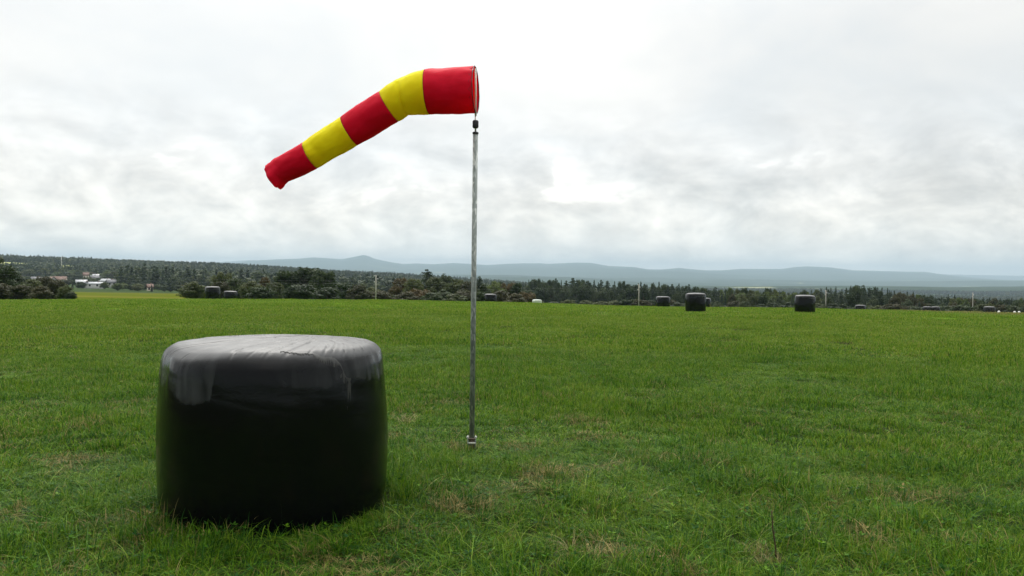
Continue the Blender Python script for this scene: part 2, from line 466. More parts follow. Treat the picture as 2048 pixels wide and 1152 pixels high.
def film_material():
    m, t, out = new_mat('black_film')
    pos = t.n('ShaderNodeTexCoord').outputs['Object']
    painted_sheen = t.n('ShaderNodeAttribute', attribute_name='painted_sheen').outputs['Fac']
    n1 = t.noise(pos, 9, 6, 0.65, 0.6); n2 = t.noise(pos, 60, 4, 0.6)
    sep = t.n('ShaderNodeSeparateXYZ', {0: pos}).outputs
    stv = t.n('ShaderNodeVectorMath', {0: pos, 1: (14, 14, 2.2)}, operation='MULTIPLY').outputs[0]
    streak = t.noise(stv, 1.0, 6, 0.6)
    dm = t.math('MULTIPLY', painted_sheen, t.maprange(streak, 0.25, 0.65, 0.55, 1.15), clamp=True)
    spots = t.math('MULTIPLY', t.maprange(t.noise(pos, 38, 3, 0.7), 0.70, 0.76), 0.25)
    c = t.mix(dm, (0.0022, 0.0025, 0.0032), (0.12, 0.125, 0.125))  # sheen patches painted as grey into the black film colour
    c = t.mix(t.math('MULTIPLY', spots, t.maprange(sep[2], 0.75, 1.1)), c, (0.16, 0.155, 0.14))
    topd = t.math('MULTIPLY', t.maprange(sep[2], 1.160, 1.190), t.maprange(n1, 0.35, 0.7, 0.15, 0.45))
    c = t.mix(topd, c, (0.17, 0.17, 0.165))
    ro = t.math('ADD', 0.13, t.math('MULTIPLY', dm, 0.35))
    ro = t.math('ADD', ro, t.math('MULTIPLY', t.maprange(sep[2], 1.10, 1.165), 0.36))
    ro = t.math('ADD', ro, t.math('MULTIPLY', n1, 0.08))
    spl = t.math('ADD', 0.28, t.math('MULTIPLY', t.maprange(sep[2], 1.12, 1.18), 0.3))
    h = t.math('ADD', t.math('MULTIPLY', n1, 0.45), t.math('MULTIPLY', n2, 0.12))
    bmp = t.n('ShaderNodeBump', {'Strength': 0.16, 'Distance': 0.02, 'Height': h}).outputs[0]
    b = t.n('ShaderNodeBsdfPrincipled', {'Base Color': c, 'Roughness': ro, 'Normal': bmp, 'IOR': 1.5, 'Specular IOR Level': spl})
    t.t.links.new(b.outputs[0], out.inputs[0])
    return m

FILM = film_material()
BX, BY = at(549, 880, 5.98).x, 5.98
bz = tz(BX, BY)
bv, bf, bd = bale_mesh()
bale_me = mesh_np('wrapped_bale', bv, bf, FILM, True, {'painted_sheen': bd})
bale_root = empty('wrapped_bale', (BX, BY, bz - 0.01), 0.272)
tag(bale_root, 'largest black film wrapped silage bale standing in the foreground left of the windsock pole', 'bale', 'black wrapped bales on the meadow')
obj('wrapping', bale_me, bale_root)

from mathutils.bvhtree import BVHTree
_bvh = BVHTree.FromPolygons([tuple(map(float, q)) for q in bv], [tuple(map(int, q)) for q in bf])
def surf(x, y):
    """point of the film straight below (x, y)"""
    h_ = _bvh.ray_cast(Vector((x, y, 3)), Vector((0, 0, -1)))
    return h_[0]

def film_edge():
    mb = MB(); n = 90; vsb = []
    rs = random.Random(5)
    for i in range(n):
        u = i / (n - 1)
        x = 0.03 + 0.45 * u
        y = -0.680 + 0.10 * u ** 2.0 + 0.006 * math.sin(u * 19)
        jag = rs.uniform(-0.010, 0.006)
        for k, (dy, dz) in enumerate(((0.03, -0.001), (0.010, 0.0025), (jag, 0.004), (jag - 0.002, -0.001))):
            yy = y + dy
            p = surf(x, yy).copy(); p.z += dz
            vsb.append(p)
    fsb = [(i * 4 + k, i * 4 + k + 1, (i + 1) * 4 + k + 1, (i + 1) * 4 + k) for i in range(n - 1) for k in range(3)]
    mb.add(vsb, fsb)
    return mb
o = film_edge().build('film_edge', pbr('torn_film', (0.012, 0.012, 0.010), 0.5, var=0.3), bale_root, True)

# ------------------------------------------------------------------ bales out on the meadow
lv, lf_, ld_ = bale_mesh(120, 0.04)
far_me = mesh_np('distant_bale', lv, lf_, FILM, True, {'painted_sheen': ld_})
FAR = [ # px centre, px width, label, sink tweak by the raw y of its top
 (425, 30, 574, 'tall dark bale beside the round olive shrub left of the hedge'),
 (461, 27, 583, 'low half hidden bale just right of the bale by the olive shrub'),
 (981, 25, 589, 'small black bale in front of the brown trees just right of the windsock pole'),
 (1326, 29, 594, 'black bale between the second utility pole and the larger pair of bales'),
 (1391.5, 42, 588, 'nearer black bale with a smaller bale peeping out behind its right side'),
 (1409, 26, 597, 'small bale mostly hidden behind a nearer black bale'),
 (1610, 41, 592, 'lone large black bale just left of the third utility pole'),
 (1721, 20, 609, 'low black bale sunk behind the crest right of the third utility pole'),
 (1854.5, 17, 612, 'left bale of the two tiny bales touching each other'),
 (1871, 17, 612, 'right bale of the two tiny bales touching each other'),
 (1979, 21, 613, 'rightmost black bale, beside the small white markers'),
]
for i, (px, wpx, ytop, lab) in enumerate(FAR):
    D = min(F * 1.58 / wpx, 140.0)
    p = at(px, ytop, D)
    ob = obj('wrapped_bale', far_me)
    g = tz(p.x, D)
    h = p.z - g
    ob.location = (p.x, D, g - 0.02)
    sxy = wpx * D / F / 1.58
    ob.scale = (sxy, sxy, max(0.78, min(1.2, (h + 0.02) / 1.14)))
    ob.rotation_euler = (0, 0, i * 1.3 + 0.4)
    tag(ob, lab, 'bale', 'black wrapped bales on the meadow')
    print('FARBALE', px, round(D, 1), 'ground', round(g, 2), 'needed height', round(h, 2))

# ------------------------------------------------------------------ windsock
WD = 8.08
def fabric(name, c1, c2):
    m, t, out = new_mat(name)
    pos = t.n('ShaderNodeTexCoord').outputs['Object']
    nz = t.noise(pos, 5, 5, 0.6, 0.5); wv = t.noise(pos, 240, 2, 0.5)
    c = t.mix(t.maprange(nz, 0.3, 0.7), c1, c2)
    crease = t.noise(t.n('ShaderNodeVectorMath', {0: pos, 1: (5, 9, 12)}, operation='MULTIPLY').outputs[0], 1.0, 5, 0.62, 1.2)
    bmp = t.n('ShaderNodeBump', {'Strength': 0.22, 'Distance': 0.02, 'Height': crease}).outputs[0]
    bmp = t.n('ShaderNodeBump', {'Strength': 0.12, 'Distance': 0.002, 'Height': wv, 'Normal': bmp}).outputs[0]
    b = t.n('ShaderNodeBsdfPrincipled', {'Base Color': c, 'Roughness': 0.6, 'Normal': bmp, 'Specular IOR Level': 0.12})
    tr = t.n('ShaderNodeBsdfTranslucent', {'Color': c})
    ms = t.n('ShaderNodeMixShader', {0: 0.50, 1: b.outputs[0], 2: tr.outputs[0]})
    t.t.links.new(ms.outputs[0], out.inputs[0])
    return m
RED = fabric('red_fabric', (0.74, 0.006, 0.034), (0.82, 0.010, 0.048))
YEL = fabric('yellow_fabric', (0.92, 0.84, 0.008), (0.96, 0.90, 0.016))
GALV = None
def galvanised():
    m, t, out = new_mat('galvanised_steel')
    pos = t.n('ShaderNodeTexCoord').outputs['Object']
    v = t.n('ShaderNodeTexVoronoi', {'Vector': t.n('ShaderNodeVectorMath', {0: pos, 1: (60, 60, 22)}, operation='MULTIPLY').outputs[0], 'Scale': 1.0})
    n = t.noise(pos, 14, 6, 0.7)
    vv = t.n('ShaderNodeSeparateColor', {0: v.outputs['Color']}).outputs[0]
    f = t.math('ADD', t.math('MULTIPLY', vv, 0.5), t.math('MULTIPLY', n, 0.6))
    c = t.ramp(f, [(0.25, (0.13, 0.15, 0.14)), (0.55, (0.20, 0.225, 0.21)), (0.72, (0.30, 0.325, 0.305)), (0.85, (0.50, 0.51, 0.48))])
    b = t.n('ShaderNodeBsdfPrincipled', {'Base Color': c, 'Metallic': 0.25, 'Roughness': 0.55})
    t.t.links.new(b.outputs[0], out.inputs[0])
    return m
GALV = galvanised()
BLACKP = pbr('black_plastic', (0.012, 0.012, 0.014), 0.45, bump=0.3, bscale=80)
ALU = pbr('aluminium_tube', (0.62, 0.61, 0.57), 0.35, 0.55, var=0.08)
WIRE = pbr('dark_wire', (0.03, 0.03, 0.028), 0.4, 0.6)
WHITEP = pbr('white_plastic', (0.55, 0.55, 0.50), 0.4, var=0.08)
RUST = pbr('rusty_steel', (0.10, 0.075, 0.055), 0.8, 0.2, var=0.5, scale=30)

pb = at(943.5, 895, WD)
gz = tz(pb.x, WD)
pb = Vector((pb.x, WD, gz))
pt = at(951, 265.5, WD)
ws = empty('windsock', tuple(pb))
tag(ws, 'red and yellow striped windsock blowing left from a thin galvanised pole in the meadow', 'windsock')
def loc(p): return p - pb
mb = MB(); mb.tube([loc(pb) + Vector((0, 0, -0.1)), loc(pt)], 0.0243, 24); pole = mb.build('pole', GALV, ws, False)
for p_ in pole.data.polygons: p_.use_smooth = len(p_.vertices) == 4
mb = MB(); ptl = loc(pt); mb.tube([ptl + Vector((0, 0, -0.012)), ptl + Vector((0, 0, 0.004)), ptl + Vector((0, 0, 0.010))], [0.029, 0.029, 0.018], 20)
mb.build('pole_cap', BLACKP, ws)
mb = MB(); mb.tube([ptl + Vector((0, 0, 0.0)), loc(at(951.3, 228, WD))], 0.0085, 14); mb.build('spindle', ALU, ws, True)
s0 = loc(at(951, 256.5, WD)); s1 = loc(at(951.2, 240.5, WD)); e = Vector((0, 0, 0.006))
mb = MB(); mb.tube([s0, s0 + e, s0 + e * 1.6, s1 - e * 1.6, s1 - e, s1], [0.021, 0.0265, 0.0265, 0.0265, 0.0265, 0.020], 24)
for k in range(12):   # ribs of the grip
    a_ = k * math.pi / 6
    mb.tube([s0 + e * 1.6 + Vector((math.cos(a_), math.sin(a_), 0)) * 0.0265, s1 - e * 1.6 + Vector((math.cos(a_), math.sin(a_), 0)) * 0.0265], 0.0022, 6)
mb.build('swivel', BLACKP, ws)
# upright bracket rod through the mouth
mb = MB()
mb.tube([loc(at(951.3, 232, WD)), loc(at(951.4, 180, WD)), loc(at(950.6, 137, WD))], 0.0095, 14)
mb.build('upright_rod', pbr('white_rod', (0.72, 0.71, 0.64), 0.4, var=0.06), ws, True)
# base: hinge clamp with bolts
base = MB()
base.tube([Vector((0, 0, -0.05)), Vector((0, 0, 0.118))], 0.031, 20)
base.build('base_socket', RUST, ws)
for zz_ in (0.115, 0.075):
    mb = MB(); mb.tube([Vector((-0.036, -0.030, zz_)), Vector((0.036, -0.030, zz_))], 0.007, 10)
    mb.box((0, -0.031, zz_), (0.05, 0.012, 0.016)); mb.build('clamp_strap', WHITEP if zz_ < 0.1 else RUST, ws)
for sx in (-1, 1):
    mb = MB(); mb.tube([Vector((sx * 0.030, -0.018, 0.138)), Vector((sx * 0.046, -0.018, 0.124))], [0.0105, 0.008], 12)
    mb.build('bolt_cap', WHITEP, ws)
    mb = MB(); mb.box((sx * 0.034, -0.012, 0.07), (0.012, 0.03, 0.11)); mb.build('side_plate', GALV, ws)

# fabric: (top px, bottom px) along the sock; circles hung between them
ST = [((950.6, 133.4), (951.9, 226.2)), ((925, 134.6), (926, 227.0)), ((900, 136.6), (905, 227.6)), ((876, 138.0), (881, 228.0)),
      ((852, 139.4), (858, 228.6)), ((832, 144.6), (842, 229.3)), ((812, 152), (830, 229.8)), ((797, 158.6), (818.5, 230.2)),
      ((788, 162.8), (811, 234.0)), ((775, 170.6), (803, 239.0)), ((759.8, 183.2), (795.8, 242.6)),
      ((741, 194.0), (776, 254.2)), ((722, 206.0), (756, 266.5)), ((703, 218.6), (735, 279.3)), ((683, 233.4), (714.5, 290.5)),
      ((664, 246.2), (700, 298.8)), ((644, 259.2), (680, 309.5)), ((625, 271.4), (657, 322.6)), ((607, 284.2), (634, 336.2)),
      ((590, 294.8), (617, 345.2)), ((572, 305.0), (598, 354.0)), ((557, 313.6), (584, 359.8)), ((548, 319.0), (576.0, 362.6)),
      ((540, 325.2), (569.5, 367.5)), ((534.6, 330.0), (564.5, 374.6)), ((531.4, 334.6), (559.2, 379.2))]
BANDS = [(0, 4, 'red_band', RED), (4, 10, 'yellow_band', YEL), (10, 14, 'red_band', RED), (14, 18, 'yellow_band', YEL), (18, 25, 'red_band', RED)]
NS = 72; SUB = 6
def sock_ring(u):
    """ring of points at station u (float)"""
    i = min(int(u), len(ST) - 2); f_ = u - i
    P = np.array([[a[0], a[1], b[0], b[1]] for a, b in ST])
    def cr(k):
        p0, p1, p2, p3 = (P[max(i - 1, 0), k], P[i, k], P[i + 1, k], P[min(i + 2, len(ST) - 1), k])
        return 0.5 * (2*p1 + (p2 - p0)*f_ + (2*p0 - 5*p1 + 4*p2 - p3)*f_**2 + (3*p1 - p0 - 3*p2 + p3)*f_**3)
    tx, ty, bx_, by_ = (cr(k) for k in range(4))
    along = (950 - (tx + bx_) / 2) / F * WD
    Y = WD + 0.13 * along
    a = at(tx, ty, Y); b = at(bx_, by_, Y)
    c = (a + b) / 2; up = (a - b) / 2; r = up.length
    ax = Vector((-up.z, 0, up.x)).normalized()        # roughly along the sock
    if ax.x > 0: ax = -ax
    deep = (Vector((0, 1, 0)) + Vector((-ax.x, 0, -ax.z)) * 0.11).normalized() * r
    pts = []
    for k in range(NS):
        t_ = k * 2 * math.pi / NS
        p = c + up * math.cos(t_) + deep * math.sin(t_)
        nrm = (up.normalized() * math.cos(t_) + deep.normalized() * math.sin(t_))
        x_, y_ = u, t_
        w1 = mnoise.noise(Vector((u * 0.9, math.cos(t_) * 2.2, math.sin(t_) * 2.2))) * 0.006
        w1 += mnoise.noise(Vector((u * 2.2 + 9, math.cos(t_) * 5, math.sin(t_) * 5))) * 0.0025
        # the kink in the first yellow panel
        front = max(0.0, -math.sin(t_))
        kk = math.exp(-((u - (7.15 - 0.85 * math.cos(t_) * 0.4)) / 0.30) ** 2)
        w1 -= kk * 0.016 * (0.35 + 0.65 * front) * (1.0 if math.cos(t_) < 0.75 else 0.4)
        kk2 = math.exp(-((u - (17.2 + 0.25 * math.cos(t_))) / 0.28) ** 2)
        w1 -= kk2 * 0.008 * front
        # scallops near the mouth where the cloth is laced on the hoop
        if u < 1.2: w1 += 0.004 * math.sin(t_ * 12) * (1 - u / 1.2)
        # flapping tail
        if u > 21: w1 += 0.012 * (u - 21) / 4 * math.sin(t_ * 3 + 0.9) + 0.006 * (u - 21) / 4 * math.sin(t_ * 7)
        seam = min(abs(u - s_) for s_ in (4, 10, 14, 18))
        if seam < 0.13: w1 -= 0.0022
        pts.append(p + nrm * w1 - pb)
    return pts
for (a, b, nm, mt) in BANDS:
    us = [a + (b - a) * k / ((b - a) * SUB) for k in range((b - a) * SUB + 1)]
    vv_ = []; ff_ = []
    for u in us: vv_ += sock_ring(u)
    for i in range(len(us) - 1):
        for k in range(NS):
            ff_.append((i * NS + k, i * NS + (k + 1) % NS, (i + 1) * NS + (k + 1) % NS, (i + 1) * NS + k))
    ob = obj(nm, mesh_np(nm, vv_, ff_, mt, True), ws)
    md = ob.modifiers.new('cloth', 'SOLIDIFY'); md.thickness = 0.0015; md.offset = 0
ring = sock_ring(0.0)
mb = MB(); rr_ = [r_ * 1.0 for r_ in ring]; mb.tube(rr_ + rr_[:1], 0.0042, 8, False); mb.build('mouth_hoop', WIRE, ws, True)
ring = sock_ring(4.0)
for s_ in (4, 10, 14, 18):
    q = sock_ring(float(s_)); mb = MB(); mb.tube(q + q[:1], 0.0022, 6, False)
    mb.build('seam', pbr('seam_thread', (0.22, 0.05, 0.02), 0.8), ws, True)
# lacing stitches at mouth
q0, q1 = sock_ring(0.0), sock_ring(0.35); mb = MB()
mb.tube([(q0 if (k // 2) % 2 else q1)[k % NS] for k in range(0, NS + 1, 2)], 0.0018, 5)
mb.build('lacing', WIRE, ws)

# ------------------------------------------------------------------ utility line
WOODP = pbr('weathered_pole', (0.27, 0.26, 0.22), 0.85, var=0.2, scale=3)
INS = pbr('porcelain', (0.45, 0.45, 0.43), 0.3, var=0.05)
C0 = 140.0
def line_pt(k):
    return ((-0.16 + 0.339 * k) * C0, (1 + 0.202 * k) * C0)
tops = {}
tw = {}
POLES = {0: (752, 550), 1: (1278, 568), 2: (1652, 580), 3: (1946, 585)}
LAB = {0: 'leftmost thin pale utility pole before the dark hedge, left of the windsock pole', 1: 'thin pale utility pole left of the small black bale and the dark conifers behind it',
       2: 'thin pale utility pole just right of the lone large bale', 3: 'rightmost thin utility pole, beyond the two tiny touching bales'}
for k in (-1, 0, 1, 2, 3, 4):
    x, y = line_pt(k)
    if k in POLES:
        tp = at(POLES[k][0], POLES[k][1], y); x = tp.x; z = tp.z
    else:
        z = {-1: 2.2, 4: -2.6}[k]
    tops[k] = Vector((x, y, z)); 
    if k in (-1, 4): continue
    g = tz(x, y)
    root = empty('utility_pole', (x, y, g), 0.54)
    tag(root, LAB[k], 'utility pole', 'utility poles along the field edge')
    h = z - g
    mb = MB(); mb.tube([(0, 0, -0.3), (0, 0, h)], [0.115, 0.08], 12); mb.build('post', WOODP, root, True)
    mb = MB(); mb.box((0, 0.11, h - 0.75), (0.09, 0.08, 1.0)); mb.build('crossarm', WOODP, root)
    for j, zz_ in enumerate((-0.15, -0.65, -1.15)):
        mb = MB(); s_ = 1 if j % 2 else -1
        mb.tube([(s_ * 0.14, 0, h + zz_), (s_ * 0.30, 0, h + zz_)], 0.02, 6)
        mb.tube([(s_ * 0.30, 0, h + zz_ - 0.06), (s_ * 0.30, 0, h + zz_ + 0.04), (s_ * 0.30, 0, h + zz_ + 0.10)], [0.07, 0.08, 0.03], 10)
        mb.build('insulator', INS, root, True)
CABLE = pbr('cable', (0.16, 0.17, 0.17), 0.5, 0.3)
for j, (dz, lab) in enumerate(((-0.9, 'upper thin grey overhead cable strung along the utility poles'), (-1.35, 'lower thin grey overhead cable strung along the utility poles'))):
    pts = []
    for k in range(-1, 4):
        a, b = tops[k], tops[k + 1]
        for i in range(12):
            u = i / 12; p = a.lerp(b, u); p.z += dz - 0.55 * 4 * u * (1 - u); pts.append(p)
    mb = MB(); mb.tube(pts, 0.005, 5); o = mb.build('overhead_cable', CABLE, None, True)
    tag(o, lab, 'cable', 'overhead cables')

# ------------------------------------------------------------------ trees
def leaf_mat(name, stops, rough=0.6):
    m, t, out = new_mat(name)
    tint = t.n('ShaderNodeAttribute', attribute_name='tint').outputs['Fac']
    rnd = t.n('ShaderNodeObjectInfo').outputs['Random']
    pos = t.n('ShaderNodeNewGeometry').outputs['Position']
    nz = t.noise(pos, 0.35, 3, 0.6); nb = t.maprange(t.noise(pos, 0.012, 4, 0.65), 0.3, 0.7)
    f = t.math('ADD', t.math('MULTIPLY', tint, 0.35), t.math('MULTIPLY', nz, 0.30))
    f = t.math('ADD', f, t.math('ADD', t.math('MULTIPLY', rnd, 0.25), t.math('MULTIPLY', nb, 0.22)))
    c = t.ramp(f, stops)
    d = t.n('ShaderNodeBsdfPrincipled', {'Base Color': c, 'Roughness': rough, 'Specular IOR Level': 0.25})
    tr = t.n('ShaderNodeBsdfTranslucent', {'Color': c})
    ms = t.n('ShaderNodeMixShader', {0: 0.35, 1: d.outputs[0], 2: tr.outputs[0]})
    t.t.links.new(ms.outputs[0], out.inputs[0])
    return m
L_DARK = leaf_mat('dark_leaves', [(0.2, (0.012, 0.024, 0.007)), (0.55, (0.025, 0.042, 0.011)), (0.9, (0.050, 0.070, 0.018))])
L_OLIVE = leaf_mat('olive_leaves', [(0.2, (0.030, 0.042, 0.014)), (0.55, (0.060, 0.075, 0.024)), (0.9, (0.105, 0.115, 0.040))])
L_BROWN = leaf_mat('brown_leaves', [(0.2, (0.019, 0.023, 0.008)), (0.55, (0.040, 0.041, 0.015)), (0.9, (0.070, 0.062, 0.025))])
L_RUST = leaf_mat('rust_leaves', [(0.2, (0.040, 0.038, 0.014)), (0.55, (0.080, 0.060, 0.022)), (0.9, (0.125, 0.082, 0.034))])
L_LIME = leaf_mat('yellowgreen_leaves', [(0.2, (0.035, 0.060, 0.014)), (0.55, (0.075, 0.105, 0.024)), (0.9, (0.125, 0.150, 0.040))])
L_GREY = leaf_mat('greygreen_leaves', [(0.2, (0.024, 0.038, 0.014)), (0.55, (0.046, 0.064, 0.026)), (0.9, (0.076, 0.096, 0.044))])
L_CON = leaf_mat('needles', [(0.2, (0.014, 0.028, 0.014)), (0.55, (0.030, 0.050, 0.024)), (0.9, (0.058, 0.080, 0.038))])
BARK = pbr('bark', (0.075, 0.06, 0.045), 0.9, var=0.3, scale=2)

def quads_at(P, Nn, size, rg, aspect=0.7):
    """leaf quads centred on P, normals about Nn"""
    n = len(P)
    a = rg.normal(size=(n, 3)); a -= (a * Nn).sum(1, keepdims=True) * Nn
    a /= np.maximum(np.linalg.norm(a, axis=1, keepdims=True), 1e-6)
    b = np.cross(Nn, a)
    s = size * rg.uniform(0.6, 1.35, (n, 1))
    a = a * s; b = b * s * aspect
    v = np.stack([P - a, P - b * 0.9, P + a, P + b], 1).reshape(-1, 3)
    f = np.arange(4 * n).reshape(n, 4)
    return v, f

def broadleaf(seed, H=10.0, W=8.0, base=0.12, nclump=34, per=95, leaf=0.24, spread=1.0):
    rg = np.random.default_rng(seed)
    cl = []
    while len(cl) < nclump:
        p = rg.uniform(-1, 1, 3)
        if np.linalg.norm(p) > 1: continue
        if np.linalg.norm(p) < 0.35 and rg.random() < 0.6: continue
        zz_ = p[2] * 0.5 + 0.5
        wid = np.interp(zz_, [0, 0.25, 0.55, 0.85, 1], [0.75, 1.0, 1.0, 0.85, 0.55]) * spread
        cl.append((p[0] * W / 2 * wid * 0.85, p[1] * W / 2 * wid * 0.85, H * (base + (1 - base) * (0.06 + 0.88 * zz_)), rg.uniform(0.7, 1.35)))
    V = []; Fc = []; T = []; b0 = 0
    for (x, y, z, s) in cl:
        r = 0.15 * W * s
        d = rg.normal(size=(per, 3)); d /= np.linalg.norm(d, axis=1, keepdims=True)
        rad = rg.uniform(0.45, 1.08, (per, 1)) * r
        P = np.array([x, y, z]) + d * rad * np.array([1, 1, 0.72])
        Nn = d + rg.normal(size=(per, 3)) * 0.55 + np.array([0, 0, 0.25]); Nn /= np.linalg.norm(Nn, axis=1, keepdims=True)
        v, f = quads_at(P, Nn, leaf, rg)
        V.append(v); Fc.append(f + b0); b0 += len(v)
        T.append(np.repeat(np.clip(rg.uniform(0, 1) * 0.7 + rg.uniform(0, 0.3, per), 0, 1), 4))
    tr = MB(); th = H * (base + 0.45)
    pts = [(0, 0, -0.3), (0.1, 0, H * base), (-0.1, 0.1, H * (base + 0.25)), (0.05, -0.05, th), (0, 0, H * 0.85)]
    tr.tube(pts, [0.032 * H, 0.022 * H, 0.016 * H, 0.010 * H, 0.004 * H], 8)
    for (x, y, z, s) in cl[::2]:
        z0 = min(z * 0.6, th); tr.tube([(0, 0, z0), (x * 0.5, y * 0.5, (z0 + z) / 2 + 0.2), (x, y, z)], [0.011 * H, 0.006 * H, 0.0025 * H], 5)
    return np.concatenate(V), np.concatenate(Fc), np.concatenate(T), tr

def conifer(seed, H=12.0, W=4.4, base=0.06, rows=26, leaf=0.26, ragged=0.25, pine=False):
    rg = np.random.default_rng(seed)
    V = []; Fc = []; T = []; b0 = 0
    for i in range(rows):
        u = (i + rg.uniform(-0.3, 0.3)) / rows; u = min(max(u, 0), 1)
        z = H * (base + (1 - base) * u)
        rad = W / 2 * (1 - u) ** 0.85 + 0.10
        if pine: rad = W / 2 * np.interp(u, [0, 0.4, 0.6, 0.85, 1], [0.35, 0.7, 1.0, 0.75, 0.2])
        nb = max(4, int(9 * (1 - u) + 4))
        for j in range(nb):
            a = rg.uniform(0, 2 * math.pi); L = rad * rg.uniform(1 - ragged * 1.6, 1 + ragged)
            if L <= 0.05: L = 0.1
            m = max(6, int(L / leaf * 5.0))
            s = rg.uniform(0.08, 1, m); 
            P = np.stack([np.cos(a) * L * s, np.sin(a) * L * s, z - 0.28 * L * s + 0.10 * L * s ** 2 * 2], 1)
            P += rg.normal(size=(m, 3)) * leaf * 0.45
            Nn = np.tile([np.cos(a) * 0.4, np.sin(a) * 0.4, 0.9], (m, 1)) + rg.normal(size=(m, 3)) * 0.5
            Nn /= np.linalg.norm(Nn, axis=1, keepdims=True)
            v, f = quads_at(P, Nn, leaf, rg, 0.55)
            V.append(v); Fc.append(f + b0); b0 += len(v); T.append(np.repeat(rg.uniform(0, 0.8) + rg.uniform(0, 0.2, m), 4))
    tr = MB(); tr.tube([(0, 0, -0.3), (0, 0, H * 0.5), (0, 0, H * 0.985)], [0.017 * H, 0.010 * H, 0.002 * H], 8)
    return np.concatenate(V), np.concatenate(Fc), np.concatenate(T), tr

protos = {}
def proto(kind, mat, data):
    v, f, tint, tr = data
    cm = mesh_np('crown', v, f, mat, False, {'tint': tint})
    tm = mesh_np('trunk', tr.v, tr.f, BARK, True)
    protos.setdefault(kind, []).append((cm, tm, float(v[:, 2].max()), float(np.ptp(v[:, 0]))))
for k, mt in (('dark', L_DARK), ('olive', L_OLIVE), ('brown', L_BROWN), ('rust', L_RUST), ('lime', L_LIME), ('grey', L_GREY)):
    for s_ in range(3):
        proto(k, mt, broadleaf(sum(map(ord, k)) * 7 + s_, 9.0, 8.0, 0.05 + 0.03 * s_, 56, 130, 0.24))
for s_ in range(5):
    proto('spruce', L_CON, conifer(100 + s_, 12, 4.2 + 0.5 * s_ + 1.2, ragged=0.15 + 0.04 * s_, rows=30, leaf=0.26))
for s_ in range(3):
    proto('pine', L_CON, conifer(200 + s_, 12, 5.2, base=0.25, rows=18, ragged=0.35, pine=True, leaf=0.28))

def plant(kind, name, label, cat, group, x, y, h, wdt, vi=None, rz=None, sink=0.0):
    lst = protos[kind]; vi = random.randrange(len(lst)) if vi is None else vi % len(lst)
    cm, tm, ph, pw = lst[vi]
    g = tz(x, y)
    root = empty(name, (x, y, g - sink), random.uniform(0, 6.28) if rz is None else rz)
    sz = h / ph; sx = wdt / pw
    root.scale = (sx, sx, sz)
    tag(root, label, cat, group)
    obj('crown', cm, root); obj('trunk', tm, root)
    return root

